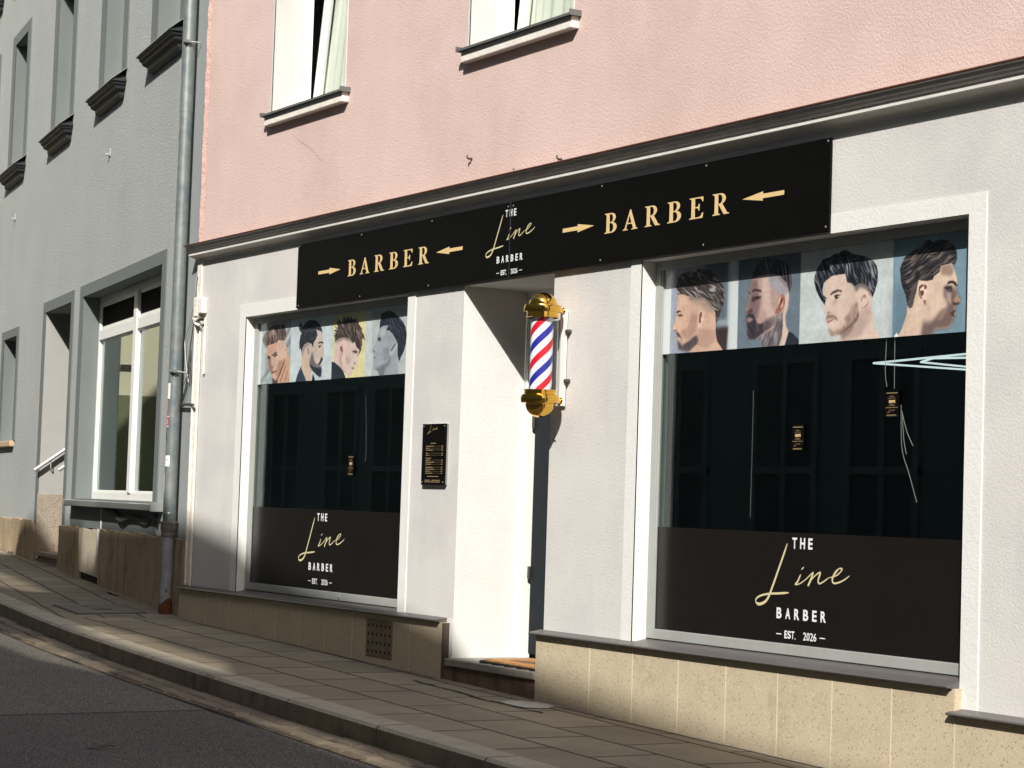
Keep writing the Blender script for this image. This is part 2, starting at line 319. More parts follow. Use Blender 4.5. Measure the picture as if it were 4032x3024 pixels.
def gz(x,y=0): return B_+A_*x                        # pavement surface
def rz(x,y=0): return gz(x)-.125                     # carriageway surface

# ------------------------------------------------------------------ painting of the printed films
def vnoise(u,v,seed=0):
    iu=np.floor(u).astype(np.int64); iv=np.floor(v).astype(np.int64); fu=u-iu; fv=v-iv
    fu=fu*fu*(3-2*fu); fv=fv*fv*(3-2*fv)
    def h(a,b):
        n=(a*374761393+b*668265263+seed*362437)&0xffffffff
        n=((n^(n>>13))*1274126177)&0xffffffff
        return ((n^(n>>16))&0xffff)/65535.0
    return (h(iu,iv)*(1-fu)+h(iu+1,iv)*fu)*(1-fv)+(h(iu,iv+1)*(1-fu)+h(iu+1,iv+1)*fu)*fv
def blur(m,s):
    r=int(max(1,round(s*2.2))); k=np.exp(-0.5*(np.arange(-r,r+1)/max(s,.3))**2); k/=k.sum()
    p=np.pad(m,r,mode='edge')
    p=sum(k[i]*p[:,i:i+m.shape[1]] for i in range(2*r+1)); return sum(k[i]*p[i:i+m.shape[0],:] for i in range(2*r+1))
def paint(art,x0,x1,z0,z1,px,base):
    """rasterise the printed portraits: millimetres on the film -> rgb per cell"""
    ss=px/2.0; W=int((x1-x0)/ss); H=int((z1-z0)/ss)
    img=np.empty((H,W,3)); img[:]=np.array(base)/255.0
    X=x0+(np.arange(W)+.5)*ss; Zc=z0+(np.arange(H)+.5)*ss
    GX,GZ=np.meshgrid(X,Zc)
    for n,it in enumerate(art):
        col=np.array(it[:3])/255.0; bl,al=it[3]/1.25,it[4]
        P=[tuple(map(float,s.split(','))) for s in it[5].split()]; P=[(a-16000,b) for a,b in P]
        m=np.zeros((H,W))
        for i in range(len(P)):
            (xa,za),(xb,zb)=P[i],P[(i+1)%len(P)]
            if za==zb: continue
            lo,hi=min(za,zb),max(za,zb)
            rows=np.nonzero((Zc>=lo)&(Zc<hi))[0]
            if len(rows)==0: continue
            xs=xa+(Zc[rows]-za)*(xb-xa)/(zb-za)
            m[rows]+= (X[None,:]>xs[:,None])
        m=(m%2)
        m=blur(m,max(bl/ss,.75))
        c=np.broadcast_to(col,img.shape).copy()
        if len(it)>6:
            ang=math.radians(it[6]); u=GX*math.cos(ang)+GZ*math.sin(ang); v=-GX*math.sin(ang)+GZ*math.cos(ang)
            wob=vnoise(GX/60,GZ/60,n+5)*26
            t=vnoise(u/34,(v+wob)/4.2,n)*.6+vnoise(u/60,(v+wob)/9.5,n+9)*.55
            t=np.clip((t-.52)*3.0,0,1)*it[7]*(.35+.9*vnoise(GX/45,GZ/45,n+3))
            t=np.clip(t,0,1)[...,None]
            c=c*(1-t)+np.array(it[8:11])/255.0*t
            d=np.clip((vnoise(u/30,(v+wob)/5.0,n+20)-.55)*2,0,1)[...,None]*it[7]*.5
            c=c*(1-d)
        if len(it)<=6 and al>.5: c=c*(1+.09*(vnoise(GX/70,GZ/60,n+40)-.5)+.08*(vnoise(GX/16,GZ/16,n+50)-.5))[...,None]
        a=(m*al)[...,None]
        img=img*(1-a)+c*a
    img=img*(1+.035*(vnoise(GX/3,GZ/3,77)-.5))[...,None]
    H2,W2=H//2,W//2
    return img[:H2*2,:W2*2].reshape(H2,2,W2,2,3).mean((1,3))
# ================================================================== ground
GA=R(9.3); G0=Vector((-16.2,.01,0))
def gw(s,off=0.0):                                   # point in front of the grey facade, plan
    return (G0.x-math.cos(GA)*s-math.sin(GA)*off, G0.y+math.sin(GA)*s-math.cos(GA)*off)
KO=[(-46,4.6),(-34,2.2),(-26,.62),(-21.5,-.42),(-19.2,-.84),(-17.82,-1.03),(-16.56,-1.19),(-15.32,-1.32),(-14.23,-1.395),(-13.07,-1.455),(-11.97,-1.50),(-10.97,-1.53),(-9.66,-1.56),(-8.44,-1.575),(-4,-1.59),(8,-1.6),(30,-1.6)]
def kerb_y(x):
    for (a,b),(c,d) in zip(KO,KO[1:]):
        if a<=x<=c: return b+(d-b)*(x-a)/(c-a)
    return KO[-1][1]
def asphalt():
    m=mat('asphalt',srgb(118,117,113),.92,var=.14,vs=1.2,bump=1,bs=70,bd=.02,c2=srgb(110,109,107),c2s=.7,c2w=.55,speck=[(75,srgb(186,182,170),.25),(55,srgb(64,64,62),.27)])
    n=m.node_tree.nodes; L=m.node_tree.links; p=n['Principled BSDF']; src=p.inputs['Base Color'].links[0].from_socket
    g=n.new('ShaderNodeNewGeometry'); s=n.new('ShaderNodeSeparateXYZ'); L.new(g.outputs['Position'],s.inputs[0])
    no=n.new('ShaderNodeTexNoise'); no.inputs['Scale'].default_value=1.5; ad=n.new('ShaderNodeMath'); ad.operation='MULTIPLY_ADD'; ad.inputs[1].default_value=.12; L.new(no.outputs[0],ad.inputs[0]); L.new(s.outputs[0],ad.inputs[2])
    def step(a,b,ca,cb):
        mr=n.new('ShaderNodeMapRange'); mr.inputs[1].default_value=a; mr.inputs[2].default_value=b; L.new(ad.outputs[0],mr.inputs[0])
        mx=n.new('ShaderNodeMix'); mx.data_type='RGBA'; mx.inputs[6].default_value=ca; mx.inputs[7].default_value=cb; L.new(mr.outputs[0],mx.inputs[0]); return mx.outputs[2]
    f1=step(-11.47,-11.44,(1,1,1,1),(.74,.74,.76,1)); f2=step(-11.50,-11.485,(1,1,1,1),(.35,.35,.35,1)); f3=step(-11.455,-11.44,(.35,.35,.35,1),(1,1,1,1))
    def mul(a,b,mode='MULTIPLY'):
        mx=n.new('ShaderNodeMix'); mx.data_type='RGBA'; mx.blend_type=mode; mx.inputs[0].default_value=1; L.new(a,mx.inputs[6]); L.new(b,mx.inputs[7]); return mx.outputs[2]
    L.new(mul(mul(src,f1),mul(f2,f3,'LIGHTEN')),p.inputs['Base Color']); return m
def slabs(name,c,c2,mort,bw,bh,mw,rot,off=.5,var=.14,bump=.5,scale=1,warp=.0):
    m=mat(name,c,.9,var=var,vs=2.4,bump=bump,bs=90,bd=.006,c2=c2,c2s=2.2,c2w=.55,stain=(tuple(x*.7 for x in c[:3])+(1,),3,.66))
    n=m.node_tree.nodes; L=m.node_tree.links; p=n['Principled BSDF']; src=p.inputs['Base Color'].links[0].from_socket
    tc=n.new('ShaderNodeTexCoord'); mp=n.new('ShaderNodeMapping'); mp.inputs['Rotation'].default_value=(0,0,rot); 
    no=n.new('ShaderNodeTexNoise'); no.inputs['Scale'].default_value=2.2; L.new(tc.outputs['Object'],no.inputs[0])
    vm=n.new('ShaderNodeVectorMath'); vm.operation='MULTIPLY_ADD'; vm.inputs[1].default_value=(warp,warp,0); L.new(no.outputs['Color'],vm.inputs[0]); L.new(tc.outputs['Object'],vm.inputs[2])
    L.new(vm.outputs[0],mp.inputs[0])
    b=n.new('ShaderNodeTexBrick'); b.offset=off; b.inputs['Scale'].default_value=1; b.inputs['Brick Width'].default_value=bw; b.inputs['Row Height'].default_value=bh; b.inputs['Mortar Size'].default_value=mw; b.inputs['Mortar Smooth'].default_value=.3; b.inputs['Bias'].default_value=0
    b.inputs['Color1'].default_value=(.84,.84,.84,1); b.inputs['Color2'].default_value=(1.1,1.1,1.1,1); b.inputs['Mortar'].default_value=mort; L.new(mp.outputs[0],b.inputs[0])
    mx=n.new('ShaderNodeMix'); mx.data_type='RGBA'; mx.blend_type='MULTIPLY'; mx.inputs[0].default_value=1; L.new(src,mx.inputs[6]); L.new(b.outputs[0],mx.inputs[7]); L.new(mx.outputs[2],p.inputs['Base Color'])
    bp=n.new('ShaderNodeBump'); bp.invert=True; bp.inputs['Strength'].default_value=.7; bp.inputs['Distance'].default_value=.012; L.new(b.outputs['Fac'],bp.inputs['Height'])
    old=p.inputs['Normal'].links[0].from_node; L.new(bp.outputs[0],old.inputs['Normal']); return m
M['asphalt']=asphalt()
M['slabs']=slabs('pavement_slabs',srgb(146,136,118),srgb(134,124,108),(.24,.21,.18,1),.66,.42,.013,R(1.5),warp=.03)
M['slabs_left']=slabs('pavement_slabs_left',srgb(142,133,117),srgb(130,122,107),(.24,.21,.18,1),.5,.34,.012,R(11),warp=.03)
M['kerb']=mat('granite_kerb',srgb(172,166,150),.85,var=.12,vs=5,bump=.6,bs=60,bd=.008,speck=[(90,srgb(178,172,158),.12)],stain=(srgb(112,102,88),3,.55))
M['sett']=slabs('gutter_setts',srgb(126,114,98),srgb(108,98,84),(.22,.2,.18,1),.34,.125,.016,0,var=.22,bump=.8,warp=.05)
road=MB(); xs=[-60,-46,-34,-26,-20,-17,-14,-11,-8,-4,8,30]
for a,b in zip(xs,xs[1:]): road.quad((a,-40,rz(a)),(b,-40,rz(b)),(b,kerb_y(b)-.25,rz(b)),(a,kerb_y(a)-.25,rz(a)))
tag(road.build('road',M['asphalt']),kind='structure')
gut=MB()
for (a,ya),(b,yb) in zip(KO,KO[1:]): gut.quad((a,ya-.27,rz(a)+.006),(b,yb-.27,rz(b)+.006),(b,yb+.05,rz(b)+.006),(a,ya+.05,rz(a)+.006))
# worn, slightly heaved setts
g2=MB(); rnd=random.Random(4); x=-19.5
for row in range(2):
    x=-19.5
    while x<-7.0:
        l=rnd.uniform(.24,.46); y0=kerb_y(x+l/2)-.012-.125*row; w_=.108+rnd.uniform(-.012,.006)
        sl=(kerb_y(x+l)-kerb_y(x))/l; g=.008
        P=[(x+g,y0-w_-sl*l/2+rnd.uniform(-.006,.006)),(x+l-g,y0-w_+sl*l/2+rnd.uniform(-.006,.006)),(x+l-g,y0+sl*l/2),(x+g,y0-sl*l/2)]
        h=rnd.uniform(.012,.022); cx=sum(p[0] for p in P)/4; cy=sum(p[1] for p in P)/4; b=len(g2.v)
        for p in P: g2.v.append((p[0],p[1],rz(p[0])+.004))
        for p in P: q=.86; g2.v.append((cx+(p[0]-cx)*q,cy+(p[1]-cy)*q,rz(p[0])+h))
        for i in range(4): j=(i+1)%4; g2.f.append((b+i,b+j,b+4+j,b+4+i)); g2.sm.append(False)
        g2.f.append((b+4,b+5,b+6,b+7)); g2.sm.append(False); x+=l
M['sett_stone']=mat('sett_stone',srgb(136,125,108),.9,var=.3,vs=3.2,bump=.6,bs=60,bd=.006,c2=srgb(108,100,90),c2s=2.5,c2w=.52)
go=gut.build('gutter',M['sett']); tag(go,kind='structure')
tag(g2.build('gutter_setts',M['sett_stone']),kind='structure')
# kerb of separate stones
KF=[]; kb=MB(); x=-44.0; rnd=random.Random(2)
while x<12:
    l=1.14 if x>-24 else 2.4
    n=3
    for k in range(n):
        a=x+.007+(l-.014)*k/n; b=x+.007+(l-.014)*(k+1)/n; ya,yb=kerb_y(a),kerb_y(b)
        v=len(kb.v); top=.0
        prof=lambda xx,yy:[(xx,yy,rz(xx)-.1),(xx,yy-.002,gz(xx)-.014),(xx,yy+.014,gz(xx)+.002),(xx,yy+.185,gz(xx)+.004),(xx,yy+.19,gz(xx)-.1)]
        kb.v+=prof(a,ya)+prof(b,yb)
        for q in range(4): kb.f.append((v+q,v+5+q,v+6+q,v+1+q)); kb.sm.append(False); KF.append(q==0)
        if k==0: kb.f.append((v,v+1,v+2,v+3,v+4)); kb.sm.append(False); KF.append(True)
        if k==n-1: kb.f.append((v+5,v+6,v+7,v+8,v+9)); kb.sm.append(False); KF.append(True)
    x+=l
M['kerb_face']=mat('kerb_face_shaded',srgb(128,116,98),.9,sz=.6,var=.18,vs=3,bump=.7,bs=50,bd=.008,stain=(srgb(92,80,64),3,.5),streak=.05)  # kerb front coloured darker to carry its shade, plus random stains
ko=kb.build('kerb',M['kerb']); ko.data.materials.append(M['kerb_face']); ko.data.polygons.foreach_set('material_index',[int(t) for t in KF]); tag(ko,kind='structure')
kj=MB()
for (a,ya),(b,yb) in zip(KO,KO[1:]): kj.quad((a,ya+.01,rz(a)-.02),(b,yb+.01,rz(b)-.02),(b,yb+.01,gz(b)-.02),(a,ya+.01,gz(a)-.02)).quad((a,ya+.01,gz(a)-.02),(b,yb+.01,gz(b)-.02),(b,yb+.22,gz(b)-.02),(a,ya+.22,gz(a)-.02))
tag(kj.build('kerb_bedding',M['cover_frame']),kind='structure')
pv=MB(); 
X=[-16.2,-15,-14,-13,-12,-11,-10,-9,-8,-4,8,30]
for a,b in zip(X,X[1:]): pv.quad((a,kerb_y(a)+.188,gz(a)),(b,kerb_y(b)+.188,gz(b)),(b,.1,gz(b)),(a,.1,gz(a)))
tag(pv.build('pavement',M['slabs']),kind='structure')
pl=MB(); X=[-46,-34,-26,-22,-20,-18,-16.2]
for a,b in zip(X,X[1:]):
    ya=G0.y+math.tan(GA)*(-16.2-a)+.1; yb=G0.y+math.tan(GA)*(-16.2-b)+.1
    pl.quad((a,kerb_y(a)+.188,gz(a)),(b,kerb_y(b)+.188,gz(b)),(b,yb,gz(b)),(a,ya,gz(a)))
tag(pl.build('pavement_by_grey_house',M['slabs_left']),kind='structure')
# ================================================================== pink house
ph=thing('pink_house',(-16.19,0,gz(-16)), 'pink rendered house with white ground floor and dark cornice','house')
def P(mb,name,m,parent=None,root=ph,**k):
    """build a part whose vertices are in street coordinates under its thing"""
    o=mb.build(name,m,parent if parent is not None else root,**k); 
    if parent is None: o.matrix_parent_inverse=Matrix.Translation(-Vector(root.location))
    return o
LW=(-15.19,-12.54,-.735,1.408); DR=(-11.793,-10.71,-.985,1.408); RW=(-9.785,-7.165,-.735,1.408)
UW=[(-14.87,-13.64,2.955,4.75),(-11.83,-10.61,2.955,4.75)]
mb=MB(); wall(mb,-16.17,-2.5,1.95,8.4,UW,0,.2,False); P(mb,'upper_wall',M['pink'])
mb=MB(); wall(mb,-16.10,-2.5,-1.6,1.97,[LW,DR,RW],0,.2,False); P(mb,'lower_wall',M['white_wall'])
mb=MB(); mb.box(-16.19,-2.5,.02,.06,-1.7,-1.6); mb.quad((-16.19,.0,-1.7),(-16.19,8,-1.7),(-16.19,8,8.4),(-16.19,0,8.4)).quad((-2.5,0,-1.7),(-2.5,8,-1.7),(-2.5,8,8.4),(-2.5,0,8.4)).quad((-16.19,8,-1.7),(-2.5,8,-1.7),(-2.5,8,8.4),(-16.19,8,8.4)).quad((-16.19,0,8.4),(-2.5,0,8.4),(-2.5,8,8.4),(-16.19,8,8.4))
P(mb,'rear_walls',M['pink'],fix=False)
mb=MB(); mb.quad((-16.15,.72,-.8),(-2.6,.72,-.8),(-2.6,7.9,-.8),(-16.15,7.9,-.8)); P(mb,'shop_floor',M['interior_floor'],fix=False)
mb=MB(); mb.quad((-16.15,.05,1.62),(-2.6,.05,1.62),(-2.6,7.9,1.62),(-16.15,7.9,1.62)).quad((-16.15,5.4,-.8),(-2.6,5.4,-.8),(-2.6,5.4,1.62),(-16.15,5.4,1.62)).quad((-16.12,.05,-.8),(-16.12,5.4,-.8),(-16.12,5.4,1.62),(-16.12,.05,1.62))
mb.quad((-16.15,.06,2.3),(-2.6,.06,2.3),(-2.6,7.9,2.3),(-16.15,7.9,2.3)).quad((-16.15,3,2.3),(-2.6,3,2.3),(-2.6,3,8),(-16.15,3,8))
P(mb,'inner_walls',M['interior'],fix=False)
def wiggle(pts,amp,k,seed):
    rn=random.Random(seed); out=[]
    for (a,b),(c,d) in zip(pts,pts[1:]):
        for i in range(k): u=i/k; out.append((a+(c-a)*u+rn.uniform(-amp,amp),b+(d-b)*u+rn.uniform(-amp,amp)))
    return out+[pts[-1]]
M['crack']=mat('crack_line',srgb(172,144,136),.95)
mb=MB(); W_=wiggle([(-14.453,2.749),(-14.365,2.694),(-14.222,2.639),(-14.094,2.58),(-14.008,2.515),(-13.938,2.477)],.006,5,1)
for i,((a,b),(c,d)) in enumerate(zip(W_,W_[1:])): t_=.0024*(1-abs(i/len(W_)-.5)); mb.quad((a,-.0015,b-t_),(c,-.0015,d-t_),(c,-.0015,d+t_),(a,-.0015,b+t_))
P(mb,'plaster_crack',M['crack'],fix=False)
# rough painted edge of the facade
rnd=random.Random(3)
def rough_edge(x0,x1,z0,z1,name,m,y=-.006,step=.045,amp=.014):
    mb=MB(); z=z0; k=0; xl=[]
    while z<z1: xl.append((z,x0+rnd.uniform(-amp*.5,amp*.5),x1+rnd.uniform(-amp,amp),y-rnd.uniform(0,.007))); z+=step*rnd.uniform(.6,1.5)
    for (a,l,r,d),(b,l2,r2,d2) in zip(xl,xl[1:]):
        mb.quad((l,d,a),(r,-.001,a),(r2,-.001,b),(l2,d2,b)); mb.quad((l,d,a),(l2,d2,b),(l2-.002,.1,b),(l-.002,.1,a))
    return P(mb,name,m,fix=False)
rough_edge(-16.19,-16.115,2.06,8.4,'cracked_corner',M['pink_edge'])
# white rendered quoin with two painted conduits
mb=MB(); mb.box(-16.19,-16.10,-.012,.1,-.735,1.93); mb.box(-16.165,-16.145,-.03,-.012,-.73,1.42); P(mb,'corner_quoin',M['edge_white'],bevel=.004)
mb=MB(); mb.tube([(-16.07,-.014,-.73),(-16.07,-.014,.3),(-16.068,-.014,1.40)],.011); P(mb,'painted_conduit',M['edge_white']); mb=MB(); mb.tube([(-15.972,-.012,.99),(-15.97,-.012,1.45)],.012); P(mb,'painted_conduit',M['edge_white'])
# cornice
def cprof(k=0): return [(0,2.050),(-.118,2.048),(-.118,2.040),(-.100,2.036),(-.100,2.018),(-.092,2.012),(-.088,2.000),(-.076,1.992),(-.073,1.989),(-.073,1.966),(-.058,1.962),(-.052,1.958)]+[(-.052+.045*math.sin(a),1.958-.026*(1-math.cos(a))) for a in (R(25),R(50),R(75),R(90))]+[(0,1.928)]
mb=MB(); mb.prism(cprof(),-16.235,-2.5); co=P(mb,'cornice',M['cornice'])
mb=MB(); mb.box(-16.236,-2.5,-.0745,-.070,1.9675,1.9875); P(mb,'sunlit_fillet',M['cornice_lit'],co,bevel=.001)
mb=MB(); mb.prism([(0,2.062),(-.128,2.051),(-.128,2.045),(-.120,2.049),(0,2.053)],-16.25,-2.5); P(mb,'flashing',M['flashing'],co)
# plinth
def pbox(x0,x1,zt,name='plinth'):
    mb=MB(); n=max(1,int((x1-x0)/.6))
    for i in range(n):
        a=x0+(x1-x0)*i/n; b=x0+(x1-x0)*(i+1)/n; v=len(mb.v)
        mb.v+=[(a,-.05,gz(a)-.12),(b,-.05,gz(b)-.12),(b,-.05,zt),(a,-.05,zt),(a,.02,gz(a)-.12),(b,.02,gz(b)-.12),(b,.02,zt),(a,.02,zt)]
        fs=[(0,1,2,3),(3,2,6,7)]
        if i==0: fs.append((0,3,7,4))
        if i==n-1: fs.append((1,5,6,2))
        for f in fs: mb.f.append(tuple(v+q for q in f)); mb.sm.append(False)
    o=P(mb,name,M['plinth'],fix=False); return o
pl1=pbox(-16.20,-11.84,-.762); pl2=pbox(-10.71,-7.15,-.762); pl3=pbox(-7.15,-2.5,-.885)
def joints(xs,zt,par):
    for x in xs: mb=MB(); mb.box(x-.003,x+.003,-.0516,-.045,gz(x)-.1,zt-.004); P(mb,'panel_joint',M['joint'],par)
joints([-15.64,-15.2,-14.79,-14.35,-13.93,-13.52,-13.1,-12.69,-12.27],-.762,pl1)
joints([-10.13,-9.70,-9.27,-8.85,-8.42,-8.0,-7.57],-.762,pl2); joints([-7.146,-6.7,-6.27,-5.85,-5.4,-5.0],-.885,pl3)
def cap(x0,x1,z,par):
    mb=MB(); mb.prism([(.0,z+.0),(0,z-.03),(-.052,z-.034),(-.066,z-.026),(-.084,z-.027),(-.087,z-.021),(-.083,z-.015)],x0,x1); P(mb,'plinth_cap',M['cap'],par)
M['tile_dark']=mat('dark_end_tile',srgb(78,70,60),.6,var=.15,vs=6)
mb=MB(); mb.box(-11.842,-11.832,-.0515,.001,gz(-11.84)-.1,-.764); P(mb,'end_tile',M['tile_dark'],pl1)
cap(-16.225,-11.875,-.732,pl1); cap(-10.745,-7.165,-.732,pl2); cap(-7.17,-2.5,-.852,pl3)
v=MB(); v.box(-12.879,-12.508,-.056,-.049,-1.05,-.797); vg=P(v,'vent_grille',M['vent'],bevel=.002)
v=MB()
for r_ in range(4):
    for c_ in range(6):
        cx=-12.845+c_*.061; cz=-.84-r_*.058; b=len(v.v)
        v.v+=[(cx+.0115*math.cos(R(a)),-.0565,cz+.0115*math.sin(R(a))) for a in range(0,360,30)]; v.f.append(tuple(range(b,b+12))); v.sm.append(False)
P(v,'perforation',M['dark'],vg,fix=False)
# surrounds and reveals
def surround(o,zt,bl,br,dep,low=None):
    mb=MB(); a,b,c,d=o; y0,y1=-.007,.0005
    lo=c if low is None else low
    mb.box(a-bl,a,y0,y1,c,d); mb.box(b,b+br,y0,y1,lo,d); mb.box(a-bl,b+br,y0,y1,d,zt)
    reveals(mb,(a,b,c,d),y0,dep,'lrt'); return P(mb,'window_surround',M['white_trim'],fix=False)
surround(LW,1.506,.115,.105,.09); surround(RW,1.500,.105,.112,.11,-.852)
mb=MB(); a,b,c,d=DR; reveals(mb,DR,0,.62,'lrt'); P(mb,'door_reveal',M['white_trim'],fix=False)
mb=MB(); mb.box(-11.838,-11.793,-.002,.0,-.99,-.735); P(mb,'door_reveal_foot',M['white_trim'],fix=False)
# shop windows
def shopwin(o,yd,clips):
    a,b,c,d=o; rt_=empty_part('shop_window',ph); rt_.matrix_parent_inverse=Matrix.Translation(-Vector(ph.location))
    f=frame(MB(),a,b,c+.02,d,yd,yd+.07,.052,.052,.050,.055); f.box(a+.052,a+.064,yd+.004,yd+.02,c+.075,d-.05); fo=f.build('frame',M['frame'],rt_,bevel=.003)
    s=MB(); s.prism([(.0,c-.004),(yd+.01,c+.016),(yd+.01,c-.03),(0,c-.03)],a,b); s.build('sill',M['cap'],rt_)
    g=MB(); g.box(a+.05,b-.05,yd+.028,yd+.036,c+.072,d-.048); g.build('pane',M['glass'],rt_)
    for x in clips: q=MB(); q.box(x-.012,x+.012,yd-.008,yd,c+.035,c+.058); q.build('clip',M['frame'],rt_,bevel=.002)
    return rt_
shopwin(LW,.070,[-15.0,-14.35,-13.55,-12.66]); shopwin(RW,.092,[])
# doorway
fr=MB(); fr.box(-11.793,-11.748,.475,.56,-.985,1.408); fr.box(-10.76,-10.71,.475,.56,-.985,1.408); fr.box(-11.748,-10.76,.475,.56,1.14,1.408)
dr=empty_part('door',ph); dr.matrix_parent_inverse=Matrix.Translation(-Vector(ph.location))
fr.build('frame',M['frame_white'],dr,bevel=.003)
q=MB(); q.box(-11.712,-10.77,.52,.565,-.955,1.135); q.build('leaf',M['door'],dr,bevel=.003)
q=MB(); q.box(-11.748,-10.77,.57,.58,-.985,1.14); q.build('rebate',M['dark'],dr)
for z_ in (-.43,.55): q=MB(); q.lathe([(.0,-.04),(.011,-.04),(.011,.04),(0,.04)],(-11.722,.515,z_),10); q.build('hinge',M['iron'],dr)
st=MB(); st.box(-11.79,-10.712,-.06,.62,-1.03,-.985); so_=P(st,'door_step',M['step'],bevel=.006)
q=MB(); q.box(-11.838,-10.715,-.035,.02,-1.35,-1.03); P(q,'riser',M['riser'],so_)
# upper windows
for (a,b,c,d) in UW:
    wv=empty_part('upper_window',ph); wv.matrix_parent_inverse=Matrix.Translation(-Vector(ph.location))
    q=MB(); e=.026
    q.box(a-e,a,-.006,.001,c,d); q.box(b,b+e,-.006,.001,c,d); reveals(q,(a,b,c,d),-.006,.25,'lrt'); q.build('reveal',M['reveal_white'],wv,fix=False)
    f=frame(MB(),a,b,c,d,.245,.30,.055); f.build('frame',M['frame_white'],wv,bevel=.003)
    sa=R(4.8); sh=MB(); x0,x1=a+.062,b-.062; z0,z1=c+.05,d-.055
    frame(sh,x0,x1,0,z1-z0,0,.055,.062); so2=sh.build('sash',M['frame_white'],wv,bevel=.004); so2.location=(0,.305,z0); so2.rotation_euler=(-sa,0,0)
    g=MB(); g.box(x0+.05,x1-.05,.02,.028,.05,z1-z0-.05); gg=g.build('pane',M['glass_up'],wv); gg.location=so2.location; gg.rotation_euler=so2.rotation_euler
    cu=MB(); n=220; x0,x1=a+.062,b-.062
    def pt(i):
        u=i/n; return (x0+.03+(x1-x0-.06)*u,.085+.012*math.sin(u*62+1.3*math.sin(u*11))+.006*math.sin(u*23))
    for i in range(n):
        p,q_=pt(i),pt(i+1); cu.quad((p[0],p[1],-.02),(q_[0],q_[1],-.02),(q_[0],q_[1],z1-z0),(p[0],p[1],z1-z0)); cu.sm[-1]=True
    cc=cu.build('curtain',M['curtain'],wv,fix=False); cc.location=so2.location; cc.rotation_euler=so2.rotation_euler
    s=MB(); x0,x1=(a-.015,b+.085); s.box(x0,x1,-.058,.001,c-.088,c-.012); so3=s.build('stone_sill',M['stone_sill'],wv,bevel=.006)
    s=MB(); s.prism([(.23,c+.012),(.0,c+.004),(-.083,c-.002),(-.083,c-.018),(-.079,c-.018),(-.078,c-.006),(0,c-.001),(.23,c+.004)],x0-.018,x1+.02)
    s.box(x0-.022,x0-.016,-.086,.0,c-.018,c+.018); s.box(x1+.018,x1+.024,-.086,.0,c-.018,c+.018); s.build('sheet_sill',M['sheet_sill'],wv)
# ================================================================== sign
sg=thing('shop_sign',(-11.19,-.03,1.65),'long black shop sign with gold BARBER lettering and arrows under the cornice','sign')
inv_s=lambda o,r:setattr(o,'matrix_parent_inverse',Matrix.Translation(-Vector(r.location)))
panels=[]
for i,(x0,x1) in enumerate(((-14.237,-11.196),(-11.191,-8.130))):
    q=MB(); q.box(x0,x1,-.032,-.018,1.4145,1.8885); o=q.build('panel',M['black'],sg,bevel=.0015); inv_s(o,sg); panels.append(o)
q=MB(); q.box(-11.1995,-11.1875,-.034,-.0325,1.412,1.885); o=q.build('joint_strip',M['chrome'],sg); inv_s(o,sg)
q=MB(); q.box(-14.2,-8.17,-.018,.0,1.43,1.87); o=q.build('batten',M['dark'],sg); inv_s(o,sg)
Y=-.0325
tmpl=[('B',-10.137,-10.014),('A',-9.948,-9.802),('R',-9.732,-9.584),('B',-9.514,-9.386),('E',-9.309,-9.178),('R',-9.099,-8.952)]
for dx in (0,-3.27):
    for ch,a,b in tmpl: o=glyph(ch,a+dx,b+dx,1.5895,1.7055,sg,Y); inv_s(o,sg)
def arrow(tip,tail,z):
    s=1 if tail>tip else -1; L=.175*s
    o=fill2d('arrow',[[(tip,z),(tip+L,z+.0245),(tip+L,z+.0118),(tail,z+.0118),(tail,z-.0118),(tip+L,z-.0118),(tip+L,z-.0245)]],M['gold_ink'],sg,.001,Y); inv_s(o,sg)
arrow(-8.839,-8.490,1.651); arrow(-10.248,-10.586,1.650); arrow(-13.524,-13.879,1.651); arrow(-12.127,-11.78,1.651)
def relog(root,*a,**k):
    before=set(col.objects); logo(root,*a,**k)
    for o in set(col.objects)-before: inv_s(o,root)
relog(sg,Y,-11.482,1.564,.785,bold=.035)
for x_,z_ in [(-14.213,1.874),(-13.212,1.87),(-12.199,1.868),(-11.225,1.862),(-11.165,1.862),(-10.177,1.873),(-9.165,1.87),(-8.15,1.872),(-8.153,1.44),(-9.174,1.44),(-10.172,1.439),(-11.165,1.436),(-11.225,1.436),(-12.219,1.438),(-13.207,1.434),(-14.195,1.43)]:
    q=MB(); q.lathe([(.0,-.0035),(.004,-.003),(.0065,-.001),(.0065,.001)],(x_,-.0325,z_),10,'y'); o=q.build('screw',M['screw'],sg); inv_s(o,sg)
